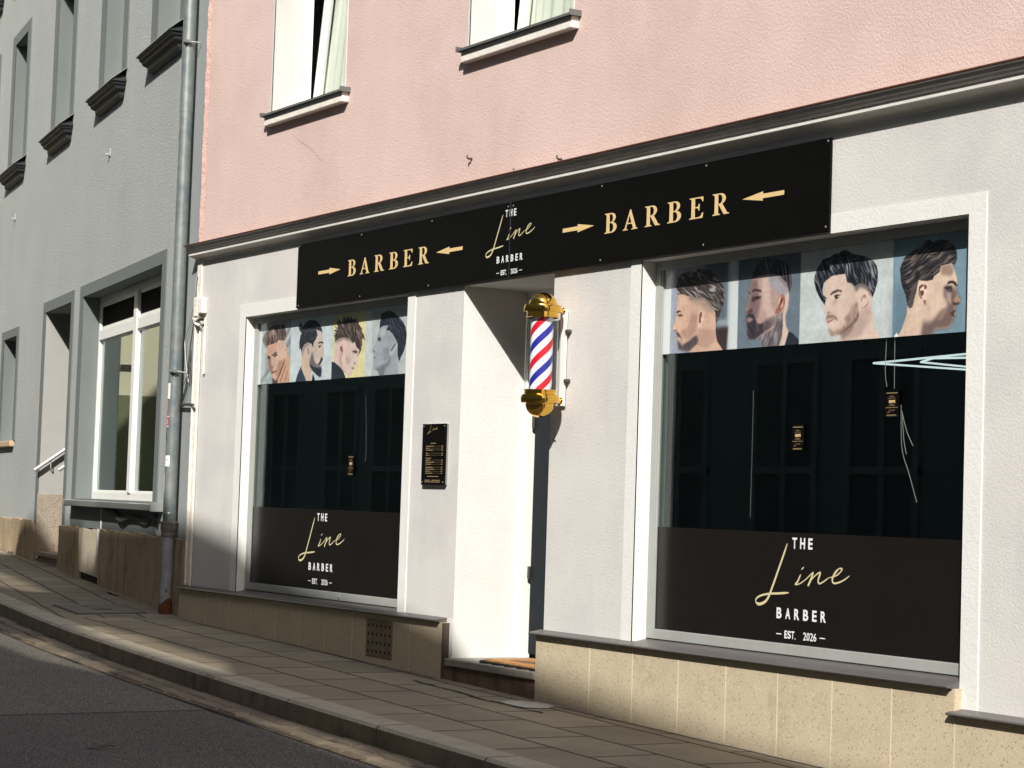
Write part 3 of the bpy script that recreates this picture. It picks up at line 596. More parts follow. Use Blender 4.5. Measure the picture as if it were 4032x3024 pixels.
# ================================================================== portraits and films on the glass
def poster(name,art,x0,x1,z0,z1,y,label,group):
    px=3.0; img=paint(art,x0*1000,x1*1000,z0*1000,z1*1000,px,(196,206,206)); H,W=img.shape[:2]
    xs=np.linspace(x0,x1,W+1); zs=np.linspace(z0,z1,H+1); gx,gz_=np.meshgrid(xs,zs)
    r=thing(name,((x0+x1)/2,y,z0),label,'poster',group)
    def strip(c0,c1,nm):
        n=c1-c0; V=np.stack([gx[:,c0:c1+1].ravel(),np.full((H+1)*(n+1),y),gz_[:,c0:c1+1].ravel()],1)
        idx=np.arange((H+1)*(n+1)).reshape(H+1,n+1); Fc=np.stack([idx[:-1,:-1],idx[:-1,1:],idx[1:,1:],idx[1:,:-1]],-1).reshape(-1,4)
        me=bpy.data.meshes.new(nm); me.from_pydata(V.tolist(),[],Fc.tolist()); me.update()
        ca=me.color_attributes.new('print','FLOAT_COLOR','CORNER'); c=img[:,c0:c1].reshape(-1,3)
        c=np.where(c<=.04045,c/12.92,((c+.055)/1.055)**2.4); c=np.concatenate([c,np.ones((len(c),1))],1)
        ca.data.foreach_set('color',np.repeat(c,4,axis=0).ravel().astype(np.float32))
        me.materials.append(M['print']); o=bpy.data.objects.new(nm,me); col.objects.link(o); o.parent=r; inv_s(o,r)
    return r,strip,W
pm=bpy.data.materials.new('printed_film'); pm.use_nodes=True; pn=pm.node_tree.nodes; pp=pn['Principled BSDF']; at=pn.new('ShaderNodeAttribute'); at.attribute_name='print'
hs=pn.new('ShaderNodeHueSaturation'); hs.inputs['Value'].default_value=.92; hs.inputs['Saturation'].default_value=.84; pm.node_tree.links.new(at.outputs['Color'],hs.inputs['Color']); pm.node_tree.links.new(hs.outputs[0],pp.inputs['Base Color']); pp.inputs['Roughness'].default_value=.12; pp.inputs['Specular IOR Level'].default_value=.5; M['print']=pm
ART_RIGHT=[
(140,150,168,0,1,'6346,1391 6868,1379 6866,867 6344,873'),
(84,100,110,25,1,'6654,1397 6868,1379 6866,867 6678,859'),
(60,50,50,8,1,'6766,1005 6879,1006 6869,867 6821,882 6775,931'),
(150,165,172,14,0.8,'6776,1045 6869,1046 6870,1013 6772,1008'),
(196,156,130,0,1,'6416,1212 6492,1212 6606,1200 6714,1176 6750,1120 6764,1086 6767,1022 6768,972 6786,927 6821,896 6850,868 6553,881 6524,885 6472,891 6431,900 6415,928 6417,956 6408,967 6410,977 6399,988 6403,1001 6373,1011 6370,1024 6388,1067 6400,1094 6397,1118 6404,1163'),
(150,130,118,12,0.75,'6492,1191 6635,1182 6722,1132 6757,1086 6701,1093 6621,1138 6540,1154'),
(110,98,92,7,0.7,'6504,1194 6635,1188 6715,1156 6756,1106 6723,1115 6653,1167 6528,1175'),
(215,175,148,6,0.6,'6417,1203 6481,1195 6511,1156 6437,1143'),
(150,112,96,9,0.55,'6543,1099 6600,1082 6593,998 6532,957 6462,974 6444,1006 6512,1019'),
(160,122,104,8,0.5,'6609,1010 6762,989 6775,931 6677,896 6597,920'),
(66,58,58,0,1,'6412,1210 6398,1218 6391,1267 6403,1307 6440,1324 6486,1329 6526,1336 6566,1327 6600,1344 6657,1328 6702,1329 6742,1295 6770,1297 6779,1272 6805,1260 6802,1247 6828,1235 6831,1215 6821,1209 6838,1188 6825,1182 6841,1158 6832,1145 6835,1125 6822,1119 6820,1096 6804,1087 6794,1057 6771,1028 6760,1086 6733,1125 6698,1157 6635,1182 6584,1183 6538,1191 6492,1198 6457,1209',-28,1.0,168,160,152),
(70,66,70,7,0.93,'6413,956 6465,924 6516,941 6561,962 6594,974 6615,946 6599,923 6547,895 6524,884 6466,891 6426,902',-60,0.4,120,110,105),
(70,58,60,4,0.85,'6398,1000 6422,997 6451,968 6467,943 6445,965 6410,980'),
(212,170,148,0,1,'6611,1105 6633,1112 6663,1097 6664,1058 6643,1026 6618,1013 6602,1021 6605,1055'),
(112,66,52,3,0.95,'6618,1095 6639,1102 6640,1080 6627,1057 6636,1043 6614,1037 6612,1068'),
(62,46,46,2,0.95,'6399,1105 6402,1118 6426,1121 6451,1110 6427,1111 6410,1105'),
(76,60,60,3,0.9,'6407,1096 6439,1100 6468,1090 6446,1084 6413,1089'),
(120,80,72,3,0.8,'6374,1013 6394,1014 6414,1011 6412,1003 6388,1006'),
(150,90,84,2,0.8,'6407,975 6445,970 6411,966'),
(98,114,127,0,1,'6960,1386 7486,1366 7486,865 6963,863'),
(76,90,102,30,0.7,'6960,1386 7486,1366 7488,1261 6965,1269'),
(172,140,130,0,1,'7089,1253 7209,1265 7323,1245 7370,1216 7397,1173 7393,1125 7388,1077 7367,1031 7374,982 7398,949 7369,858 7189,866 7150,930 7088,925 7050,935 7040,985 7047,1017 7038,1044 7039,1067 7025,1081 7038,1103 7057,1138 7053,1187 7070,1219 7079,1244'),
(205,176,162,10,0.7,'7168,1244 7230,1256 7247,1102 7291,1035 7219,1030 7174,1107'),
(108,82,84,14,0.75,'7077,1244 7121,1251 7140,1174 7153,1108 7135,1038 7094,1014 7041,1034 7028,1080 7057,1138 7053,1187'),
(150,150,160,10,0.85,'7230,1259 7323,1242 7384,1177 7378,1136 7311,1150 7254,1186 7216,1228'),
(98,96,104,8,0.6,'7271,1257 7344,1234 7397,1169 7376,1177 7324,1220'),
(206,182,168,6,0.8,'7367,1152 7392,1151 7388,1077 7367,1031 7374,982 7398,949 7369,858 7323,873 7346,936 7349,1032'),
(84,80,88,3,0.92,'7278,975 7298,1043 7341,1051 7349,984 7341,920 7313,873 7184,873 7150,930 7222,958',70,1.0,170,160,158),
(46,42,50,0,1,'7079,1247 7077,1264 7088,1283 7103,1298 7113,1317 7144,1341 7195,1349 7289,1338 7356,1314 7392,1282 7409,1242 7414,1194 7407,1169 7399,1144 7386,1177 7365,1210 7323,1242 7271,1261 7209,1264 7137,1260 7089,1253',-80,0.9,135,130,130),
(50,46,54,6,0.95,'7041,1004 7038,1054 7050,1068 7098,1060 7117,1029 7137,1004 7178,1006 7209,1014 7251,1012 7247,980 7201,963 7150,936 7109,923 7061,927 7045,951',-70,0.35,110,100,104),
(96,84,88,9,0.7,'7178,1016 7250,1034 7290,1038 7287,994 7252,976 7201,963',-70,0.7,160,140,135),
(150,110,106,3,0.9,'7041,1040 7067,1045 7100,1030 7068,1017 7049,1017'),
(150,88,70,0,1,'7307,1134 7339,1150 7362,1127 7362,1095 7340,1069 7318,1051 7282,1048 7285,1068 7310,1089'),
(214,176,158,2,0.9,'7312,1130 7332,1142 7323,1120 7316,1098 7306,1099'),
(210,170,152,2,0.9,'7338,1113 7348,1109 7345,1086 7325,1073 7332,1090'),
(90,44,38,2,0.9,'7328,1129 7343,1128 7339,1103 7319,1088 7323,1114'),
(52,38,40,3,0.95,'7079,1178 7087,1190 7113,1193 7155,1184 7165,1171 7114,1182'),
(66,48,50,4,0.9,'7076,1133 7086,1155 7115,1155 7165,1148 7152,1137 7116,1133 7098,1122'),
(40,34,36,2,0.9,'7120,1151 7141,1150 7136,1138 7123,1139'),
(74,52,52,4,0.9,'7027,1080 7055,1076 7083,1095 7094,1073 7060,1067'),
(52,40,44,2,0.95,'7053,1184 7060,1187 7061,1167 7055,1166'),
(40,46,56,0,1,'7398,951 7436,937 7482,903 7484,853 7359,858 7382,912'),
(184,194,194,0,1,'7484,1380 8195,1354 8194,857 7489,860'),
(204,178,162,0,1,'7684,1194 7738,1218 7833,1220 7853,1181 7891,1166 7910,1149 7956,1161 7993,1150 8030,1126 8047,1085 8040,1046 8048,1000 8063,948 8101,894 8107,849 7775,865 7788,884 7807,894 7811,919 7778,911 7740,908 7721,923 7715,949 7699,977 7691,997 7698,1018 7673,1032 7672,1051 7691,1081 7695,1099 7661,1123 7673,1163'),
(166,138,126,12,0.65,'7948,991 7960,1033 8037,1046 8044,985 7970,898 7822,875 7816,912 7894,945'),
(110,88,80,8,0.6,'7806,916 7853,929 7898,954 7917,944 7863,904 7826,893'),
(92,86,88,9,0.85,'7848,1194 7955,1186 8034,1137 8043,1085 7998,1128 7952,1143 7925,1118 7901,1153'),
(148,120,106,7,0.85,'7904,1061 7936,1071 7950,1006 7939,982 7898,951 7844,923 7788,911 7740,908 7720,926 7719,951 7758,931 7815,943 7851,969 7832,995 7868,1014',-60,0.7,188,160,142),
(96,76,68,5,0.7,'7937,1025 7950,1006 7939,979 7899,949 7844,923 7788,910 7824,930 7893,966 7929,992'),
(30,33,42,0,1,'7684,1067 7647,1103 7613,1149 7596,1188 7596,1222 7616,1262 7637,1279 7658,1304 7716,1312 7744,1326 7782,1326 7810,1338 7843,1337 7881,1318 7904,1311 7932,1304 7979,1296 8034,1274 8072,1241 8083,1201 8081,1158 8062,1111 8047,1085 8026,1126 7993,1153 7951,1162 7910,1149 7891,1165 7853,1174 7835,1217 7786,1217 7738,1215 7687,1194 7670,1179 7662,1142 7667,1123 7695,1106 7686,1081',-62,0.85,150,152,162),
(128,98,86,4,0.85,'7698,1013 7712,1020 7755,1015 7775,1004 7792,981 7756,998 7713,1001 7693,992'),
(184,140,132,2,0.8,'7699,995 7727,1000 7766,994 7737,986 7714,970 7704,982'),
(110,72,66,1,0.9,'7703,983 7737,990 7769,995 7740,985 7710,978'),
(60,50,48,3,0.95,'7723,1121 7741,1134 7779,1143 7812,1135 7818,1126 7784,1132 7742,1122 7725,1115'),
(52,42,42,2,0.95,'7754,1111 7770,1118 7811,1114 7794,1111 7790,1099 7768,1092'),
(205,200,198,1,0.8,'7779,1109 7799,1109 7785,1099'),
(212,184,168,0,1,'7956,1079 7971,1111 7994,1125 8016,1111 8019,1078 8005,1054 7978,1040 7951,1039 7952,1064'),
(140,110,100,2,0.85,'7974,1101 7997,1102 8000,1085 7981,1083 7985,1098 7972,1081 7959,1062 7961,1082'),
(120,94,88,2,0.85,'7981,1039 8010,1056 8020,1078 8015,1051 7988,1036 7953,1036'),
(120,86,76,2,0.9,'7700,1028 7721,1034 7738,1026 7721,1028 7705,1023'),
(170,138,124,8,0.6,'7752,1095 7791,1087 7763,1061 7739,1078'),
(108,140,156,0,1,'8193,1380 8733,1359 8731,872 8196,876'),
(82,112,130,30,0.7,'8202,1115 8326,1121 8326,870 8196,876'),
(208,178,154,0,1,'8520,1204 8599,1212 8624,1172 8642,1130 8641,1113 8652,1112 8639,1095 8633,1093 8648,1055 8666,1025 8655,1011 8635,1008 8632,989 8638,975 8630,958 8616,941 8613,921 8587,901 8537,901 8495,899 8471,868 8234,880 8263,914 8296,981 8303,1034 8329,1047 8362,1092 8368,1157 8437,1157 8479,1166'),
(92,74,72,13,0.85,'8556,1108 8549,1062 8579,1025 8580,1001 8535,990 8485,949 8444,937 8413,947 8399,878 8475,868 8495,899 8587,901 8613,921 8629,958 8632,989 8635,1008 8666,1025 8633,1093 8581,1100'),
(150,120,104,8,0.8,'8543,986 8576,1002 8576,978 8544,946 8511,942'),
(176,150,140,6,0.85,'8565,1075 8603,1069 8604,1011 8583,1030'),
(112,88,78,8,0.6,'8528,1203 8599,1206 8616,1173 8600,1145 8533,1162'),
(42,40,46,0,1,'8299,1034 8286,1079 8261,1123 8250,1154 8248,1178 8241,1205 8255,1234 8270,1260 8287,1273 8321,1285 8372,1301 8398,1311 8418,1333 8448,1334 8478,1318 8491,1326 8524,1330 8575,1320 8617,1291 8636,1258 8637,1223 8624,1200 8599,1209 8528,1203 8521,1174 8483,1157 8475,1140 8437,1137 8377,1144 8369,1124 8362,1092 8348,1058 8338,1020 8317,1012',25,0.75,140,125,112),
(110,98,92,8,0.6,'8369,1133 8354,1075 8338,1023 8308,1025 8306,1063 8335,1130'),
(218,186,166,0,1,'8373,1121 8386,1132 8408,1135 8434,1128 8440,1110 8433,1081 8429,1064 8435,1046 8433,1020 8398,1037 8376,1062 8369,1097'),
(92,56,48,2,0.95,'8380,1114 8404,1126 8412,1115 8391,1105 8384,1085 8388,1070 8406,1054 8393,1055 8377,1079'),
(88,52,46,2,0.95,'8387,1093 8413,1094 8416,1077 8401,1063 8390,1075'),
(100,60,50,2,0.9,'8412,1124 8435,1115 8434,1099 8419,1098'),
(132,84,70,2,0.9,'8410,1049 8432,1045 8432,1021 8415,1030'),
(34,27,30,3,0.97,'8570,1109 8584,1126 8613,1126 8637,1113 8636,1095 8612,1114 8585,1113'),
(54,43,46,4,0.95,'8546,1095 8569,1104 8608,1101 8607,1075 8590,1075 8565,1090'),
(190,180,176,1,0.7,'8586,1088 8598,1084 8592,1079'),
(36,28,30,2,0.95,'8634,1098 8650,1112 8650,1105 8639,1095'),
(78,50,50,3,0.95,'8595,974 8626,986 8638,980 8624,970 8630,955 8610,958'),
(176,134,106,6,0.85,'8618,1031 8640,1058 8661,1028 8633,1021'),
(50,38,38,3,0.9,'8608,1023 8637,1018 8664,1022 8654,1010 8625,1009'),
(222,226,222,0,1,'8203,876 8230,901 8247,874')]
ART_LEFT=[
(150,162,164,0,1,'920,1358 1444,1355 1446,865 917,855'),
(196,206,206,14,0.8,'920,1123 998,1133 1441,1345 1445,1296'),
(196,206,206,14,0.8,'986,920 1064,930 1444,1306 1449,1256'),
(100,114,118,12,0.8,'923,922 1102,1022 1105,989 935,874'),
(110,122,126,10,0.8,'1356,1274 1436,1319 1431,1287 1368,1228'),
(110,122,126,10,0.8,'1359,1163 1436,1224 1440,1182 1369,1129'),
(196,160,138,0,1,'1018,1172 1102,1195 1224,1219 1347,1212 1360,1163 1384,1135 1372,1103 1415,1088 1439,1048 1447,858 1151,868 1128,915 1117,948 1090,982 1063,1023 1034,1078 1021,1099 1020,1135'),
(200,130,92,12,0.6,'1026,1165 1195,1197 1169,1138 1102,1108 1036,1108'),
(128,84,64,12,0.75,'1025,1098 1088,1092 1110,1022 1143,1007 1133,941 1090,982 1054,1034'),
(70,64,68,9,0.95,'1126,928 1191,903 1259,917 1248,865 1148,868'),
(150,104,80,12,0.7,'1239,1049 1330,1059 1277,975 1219,931 1187,946'),
(190,144,114,0,1,'1345,1068 1381,1083 1415,1088 1439,1048 1447,858 1225,865 1249,937 1305,997'),
(112,70,48,4,0.9,'1335,1052 1348,1068 1344,1032 1286,955 1229,908 1217,915 1276,979'),
(124,80,56,4,0.8,'1366,1011 1377,1008 1326,941 1285,883 1269,890 1314,948'),
(124,80,56,5,0.7,'1399,971 1414,967 1382,906 1361,887'),
(80,64,58,0,1,'1015,1156 986,1177 944,1206 931,1237 961,1272 983,1288 1030,1295 1074,1323 1121,1330 1151,1335 1244,1332 1317,1327 1335,1305 1354,1261 1362,1228 1351,1206 1286,1206 1224,1212 1195,1197 1103,1186 1048,1182 1022,1170',-70,1.0,186,160,142),
(66,48,42,3,0.95,'1103,1100 1186,1125 1202,1114 1119,1094'),
(58,44,42,4,0.95,'1025,1098 1080,1091 1091,1076 1055,1072'),
(62,46,44,3,0.92,'1135,1094 1203,1108 1215,1098 1167,1084'),
(120,76,62,3,0.85,'1099,1015 1119,1006 1161,1015 1154,1008 1116,1001'),
(112,66,62,3,0.95,'1108,965 1199,982 1212,971 1132,956'),
(222,192,170,0,1,'1335,1131 1352,1155 1379,1145 1382,1116 1364,1102'),
(140,96,78,2,0.85,'1346,1137 1362,1146 1370,1126 1359,1113'),
(186,200,203,0,1,'1447,1354 2157,1351 2164,848 1450,858'),
(190,172,158,0,1,'1875,1259 1959,1241 1983,1209 1993,1164 2001,1138 2017,1074 2010,1052 1982,1049 2008,1030 1982,1003 1977,981 1914,964 1809,940 1817,847 1758,848 1637,978 1649,1007 1641,1059 1634,1101 1651,1155 1744,1180 1828,1134 1839,1172 1886,1208'),
(200,170,142,8,0.7,'1644,1065 1770,1053 1784,972 1813,891 1754,893 1652,981'),
(118,112,118,8,0.7,'1633,1104 1666,1148 1745,1170 1821,1128 1754,1150 1690,1127 1651,1071'),
(92,90,98,10,0.85,'1817,1096 1866,1024 1912,987 1956,979 1980,905 1829,958 1774,1005'),
(42,46,55,0,1,'1586,1269 1571,1295 1592,1323 1630,1311 1646,1294 1688,1320 1753,1334 1825,1333 1884,1320 1937,1288 1968,1257 1979,1224 1955,1242 1875,1258 1897,1214 1874,1189 1840,1165 1829,1126 1804,1154 1738,1170 1680,1157 1646,1126 1635,1101 1615,1131 1599,1121 1592,1177 1608,1228 1629,1244',15,0.35,96,102,112),
(96,98,102,2,0.7,'1657,1253 1744,1261 1875,1258 1875,1254 1745,1255 1661,1248'),
(46,50,60,4,0.97,'1868,998 1919,996 1953,1017 1971,1049 2006,1037 1983,1009 1948,993 1961,962 1976,997 1991,949 1985,908 1963,901 1904,920 1844,951 1790,985 1796,1001 1863,979 1935,970 1941,989'),
(52,64,82,0,1,'1530,849 1582,935 1615,972 1643,1000 1645,978 1766,848'),
(46,52,62,0,1,'1817,847 1845,932 1909,856'),
(202,174,160,0,1,'1727,1139 1751,1146 1778,1130 1785,1085 1776,1063 1755,1056 1724,1074 1735,1103'),
(126,96,86,2,0.85,'1737,1135 1756,1128 1759,1092 1774,1085 1757,1076 1736,1103'),
(40,38,42,3,0.97,'1904,1148 1940,1166 1997,1160 2000,1147 1955,1156'),
(50,44,46,2,0.95,'1913,1131 1967,1139 1959,1128 1937,1119'),
(120,90,82,2,0.8,'1978,1049 2006,1057 2012,1051'),
(208,200,138,0,1,'2153,1357 2668,1350 2675,868 2159,867'),
(204,178,168,0,1,'2187,1135 2246,1176 2321,1185 2424,1170 2481,1130 2508,1132 2545,1090 2580,1067 2554,1019 2561,985 2541,971 2509,970 2524,950 2506,925 2473,921 2463,897 2433,892 2391,908 2349,929 2313,945 2249,976 2171,1001 2192,1072'),
(176,150,144,10,0.7,'2360,1046 2450,1014 2433,972 2385,983'),
(140,110,100,6,0.7,'2269,1069 2300,1027 2320,948 2391,911 2356,922 2306,946 2283,1021'),
(130,112,106,8,0.8,'2189,1154 2246,1182 2320,1191 2424,1173 2482,1127 2420,1143 2323,1163 2235,1145'),
(44,48,60,0,1,'2151,861 2149,1009 2198,1000 2284,965 2342,929 2409,852'),
(64,55,54,0,1,'2188,1138 2186,1185 2161,1199 2195,1205 2159,1217 2215,1214 2161,1237 2220,1239 2168,1267 2229,1252 2198,1301 2251,1282 2217,1322 2292,1286 2319,1331 2349,1305 2377,1328 2406,1308 2432,1326 2468,1298 2521,1304 2526,1282 2563,1274 2558,1259 2614,1225 2609,1207 2644,1180 2671,1132 2632,1157 2620,1148 2623,1114 2607,1066 2550,1021 2586,1073 2538,1094 2508,1135 2476,1127 2425,1164 2321,1179 2246,1173 2199,1153',-52,0.95,150,130,114),
(198,150,136,0,1,'2272,1116 2298,1126 2324,1110 2331,1082 2319,1040 2293,1027 2269,1069'),
(104,66,58,2,0.9,'2280,1109 2303,1116 2321,1079 2317,1060 2299,1080 2285,1081'),
(70,56,54,4,0.92,'2458,1068 2513,1074 2550,1070 2555,1056 2528,1050 2487,1062'),
(120,80,76,3,0.9,'2499,991 2513,974 2549,973 2520,982'),
(128,80,80,3,0.92,'2461,951 2517,952 2497,937'),
(186,196,198,0,1,'2668,1350 2762,1348 2786,864 2676,862'),
(172,182,182,0,1,'2762,1348 3280,1342 3280,847 2777,858'),
(148,156,163,0,1,'2886,1207 2913,1225 3008,1227 2985,1199 3036,1190 3102,1157 3155,1112 3166,1014 3184,974 3168,940 3178,850 2912,859 2886,909 2853,919 2814,926 2798,945 2810,972 2801,990 2804,1018 2805,1039 2778,1052 2779,1067 2831,1116 2846,1134 2854,1163 2871,1187'),
(96,104,114,10,0.75,'2814,926 2884,939 3009,970 3056,1010 3054,962 2981,917 2954,858 2912,859 2873,915'),
(176,184,190,8,0.6,'2895,1207 2971,1217 2963,1158 2899,1155'),
(112,120,130,10,0.6,'2938,1069 3032,1079 3038,1004 2964,978'),
(36,43,54,0,1,'2882,1206 2880,1238 2888,1264 2897,1309 2950,1324 3013,1326 3077,1315 3155,1279 3220,1242 3260,1202 3283,1153 3275,1089 3248,1031 3209,994 3188,965 3162,1014 3157,1088 3130,1119 3076,1164 3024,1191 2979,1194 3010,1225 2951,1228 2907,1221',-35,0.5,104,114,128),
(164,172,178,0,1,'3057,1048 3088,1095 3130,1109 3152,1089 3136,1045 3100,1018 3053,1011 3039,1034'),
(82,90,98,2,0.9,'3080,1074 3122,1102 3133,1090 3100,1061 3070,1043 3054,1044'),
(54,62,72,4,0.95,'2851,1136 2867,1152 2903,1146 2911,1130 2889,1118 2869,1126'),
(170,176,180,1,0.6,'2885,1132 2901,1131 2892,1123'),
(66,74,84,3,0.9,'2785,1053 2818,1056 2825,1046'),
(60,66,76,3,0.95,'2802,1019 2844,1003 2821,1002')]
LWG=(-15.135,-12.595,-.658,1.357); RWG=(-9.728,-7.220,-.658,1.357)
r,strip,W=poster('portrait_strip',ART_LEFT,-15.135,-12.595,.880,1.357,.088,'row of four haircut portraits across the top of the smaller looking left shop window','portrait strips on the shop windows')
ix=lambda x,x0:int(round((x-x0)*1000/3.0))
for a,b in ((-15.135,-14.54),(-14.54,-13.86),(-13.86,-13.27),(-13.27,None)): strip(ix(a,-15.135),W if b is None else ix(b,-15.135),'portrait')
r['label']='row of four haircut portraits, one on yellow, in the window left of the door'
r,strip,W=poster('portrait_strip',ART_RIGHT,-9.728,-7.220,.880,1.357,.110,'row of four haircut portraits ending in a teal one, right of the door','portrait strips on the shop windows')
for a,b in ((-9.728,-9.09),(-9.09,-8.515),(-8.515,-7.81),(-7.81,None)): strip(ix(a,-9.728),W if b is None else ix(b,-9.728),'portrait')
for nm,x0,x1,zt,y,ox,oz,lab in (('logo_film',-15.135,-12.595,-.072,.088,-14.277,-.455,'brown film with barber logo at the bottom of the window left of the door'),('logo_film',-9.728,-7.220,-.090,.110,-8.817,-.47,'brown film with barber logo at the bottom of the window right of the door')):
    r=thing(nm,((x0+x1)/2,y,-.655),lab,'window film','brown logo films')
    q=MB(); q.box(x0,x1,y-.001,y+.001,-.655,zt); o=q.build('film',M['film'],r); inv_s(o,r)
    relog(r,y-.0015,ox,oz,1.0)
# ================================================================== price board
pb=thing('price_board',(-12.08,-.02,.118),'small black price board with fine gold print on the pier between window and door','sign')
q=MB(); q.box(-12.235,-11.930,-.014,0,.122,.518); o=q.build('backing',M['chrome'],pb); inv_s(o,pb)
q=MB(); q.box(-12.237,-11.928,-.026,-.015,.12,.52); o=q.build('panel',M['black'],pb,bevel=.001); inv_s(o,pb)
before=set(col.objects); script_line(pb,-.0275,-12.165,.455,.19,M['dim_ink'],1.3)
q=MB()
rows=[(.392,.35,.62),(.373,.1,.5),(.36,.1,.3),(.347,.1,.45),(.327,.1,.2),(.314,.1,.28),(.294,.1,.38),(.281,.1,.33),(.268,.1,.55),(.255,.1,.38),(.235,.1,.48),(.222,.1,.58),(.209,.1,.33),(.196,.1,.45),(.175,.2,.8),(.150,.08,.35),(.150,.45,.9),(.139,.08,.9)]
for k,(z_,a,b) in enumerate(rows):
    x0=-12.205; w_=.25; u=a
    while u<b: l=.012+.02*((k*7+int(u*100))%3)/3; q.box(x0+w_*u,x0+w_*min(u+l/.25,b),-.0275,-.0268,z_-.0022,z_+.0022); u+=l/.25+.016
    if 1<=k<=13 and k!=6: q.box(x0+w_*.92,x0+w_*1.0,-.0275,-.0268,z_-.0022,z_+.0022); q.box(x0+w_*b,x0+w_*.88,-.0275,-.0268,z_-.0005,z_+.0003)
q.build('fine_print',M['dim_ink'],pb)
for o in set(col.objects)-before: inv_s(o,pb)
for x_,z_ in ((-12.222,.505),(-11.943,.505),(-12.222,.137),(-11.943,.137)):
    q=MB(); q.lathe([(.0,-.004),(.004,-.003),(.005,0)],(x_,-.026,z_),10,'y'); o=q.build('screw',M['screw'],pb); inv_s(o,pb)
# ================================================================== flyers
def flyer(x0,x1,z0,z1,y,label,pct):
    r=thing('flyer',((x0+x1)/2,y,z0),label,'flyer','small black flyers taped to the glass')
    q=MB(); q.box(x0,x1,y-.001,y,z0,z1); o=q.build('card',M['black'],r); inv_s(o,r)
    before=set(col.objects); W_=x1-x0; H_=z1-z0; yy=y-.0018
    text('50%','lettering',x0+.3*W_,x1-.25*W_,z0+.52*H_,z0+.63*H_,M['gold_ink'],r,yy,.04)
    q=MB()
    for a,b,zc,h in ((.12,.88,.89,.03),(.36,.62,.77,.016),(.22,.76,.70,.012),(.36,.66,.47,.016),(.28,.74,.42,.01),(.08,.93,.355,.016),(.14,.8,.08,.02),(.2,.86,.05,.012)):
        u=a
        while u<b: l=.06; q.box(x0+W_*u,x0+W_*min(u+l,b),yy-.0004,yy+.0004,z0+H_*(zc-h/2),z0+H_*(zc+h/2)); u+=l+.018
    q.build('fine_print',M['dim_ink'],r); script_line(r,yy,x0+.22*W_,z0+.16*H_,.075,M['dim_ink'],1.4)
    for o in set(col.objects)-before: inv_s(o,r)
flyer(-13.539,-13.441,.178,.327,.092,'small black discount flyer taped inside the shop window left of the door',0)
flyer(-8.56,-8.46,.331,.467,.114,'lower of the two black discount flyers in the right shop window, near its middle',0)
flyer(-7.849,-7.747,.490,.622,.114,'upper of the two black discount flyers in the right shop window, under the teal portrait',0)
# tape wisps, and a stand-in for a reflected line, behind the right pane
r=thing('loose_tape',(-7.8,.125,.45),'loose clear tape strands hanging around the upper flyer in the right shop window','tape')
for Pn in ([(-7.86,.125,.88),(-7.865,.125,.72),(-7.85,.125,.64)],[(-7.80,.125,.88),(-7.797,.125,.63)],[(-7.745,.125,.55),(-7.738,.125,.38),(-7.72,.125,.30),(-7.68,.125,.22),(-7.62,.125,.08)],[(-7.74,.125,.52),(-7.70,.125,.42),(-7.655,.125,.35)],[(-7.735,.125,.5),(-7.72,.125,.38),(-7.70,.125,.31)]):
    q=MB(); q.tube([tuple(p) for p in smooth_line(Pn,4)],.0016,5); o=q.build('strand',M['cable_grey'],r); inv_s(o,r)
r=thing('pale_line',(-8.99,.2,.2),'thin pale upright strand standing in for a reflected line in the right shop window','cord')
q=MB(); q.tube([(-9.0,.2,.66),(-8.998,.2,.3),(-9.0,.2,-.02)],.0022,5); o=q.build('cord',M['cable_grey'],r); inv_s(o,r)  # solid strand added in place of a reflected line in the glass
r=thing('pale_line',(-13.4,.2,.6),'thin pale cord hanging inside the left shop window above the flyer','cord')
q=MB(); q.tube([(-13.52,.2,.9),(-13.5,.2,.7),(-13.47,.2,.4),(-13.475,.2,.28)],.002,5); o=q.build('cord',M['cable_grey'],r); inv_s(o,r)
# led triangle under the shop ceiling
r=thing('ceiling_light',(-10.6,2.9,1.05),'white tube light of nested triangles glowing in the upper right of the right shop window','lamp')
for Pn in ([(-10.99,2.77),(-9.7,2.53)],[(-10.99,2.77),(-10.87,3.8)],[(-10.64,2.88),(-10.32,2.69)],[(-10.32,2.69),(-9.9,2.85)],[(-10.64,2.88),(-10.73,3.6)]):
    q=MB(); q.tube([(a,b,1.05) for a,b in Pn],.007,6); o=q.build('tube',M['led'],r); inv_s(o,r)
for a,b in ((-10.95,2.79),(-10.62,2.9),(-10.0,2.6)): q=MB(); q.tube([(a,b,1.05),(a,b,1.62)],.002,5); o=q.build('hanging_wire',M['cable_black'],r); inv_s(o,r)
# ================================================================== door mat
r=thing('doormat',(-11.1,.25,-.985),'coir doormat with a scalloped black rubber edge on the barber door step','doormat')
def scal(x0,x1,y0,y1,k,am):
    L=[]; n=k
    def side(a,b):
        out=[]
        for i in range(n):
            for j in range(6):
                u=(i+j/6)/n; px=a[0]+(b[0]-a[0])*u; py=a[1]+(b[1]-a[1])*u; s=am*math.sin(math.pi*j/6)
                dx,dy=b[0]-a[0],b[1]-a[1]; l=math.hypot(dx,dy); out.append((px+dy/l*s,py-dx/l*s))
        return out
    return side((x0,y0),(x1,y0))+side((x1,y0),(x1,y1))+side((x1,y1),(x0,y1))+side((x0,y1),(x0,y0))
q=MB(); q.vprism(scal(-11.46,-10.73,.01,.44,5,.034),-.984,-.972); o=q.build('rubber_edge',M['black_rubber'],r); inv_s(o,r)
q=MB(); q.vprism(scal(-11.435,-10.755,.036,.415,5,.028),-.9718,-.964); o=q.build('coir_top',M['coir'],r); inv_s(o,r)
q=MB()
for i in range(14): q.box(-11.30+i*.035,-11.278+i*.035,.13+.006*math.sin(i),.24+.02*math.sin(i*2.1),-.9639,-.9625)
o=q.build('worn_print',M['riser'],r); inv_s(o,r)
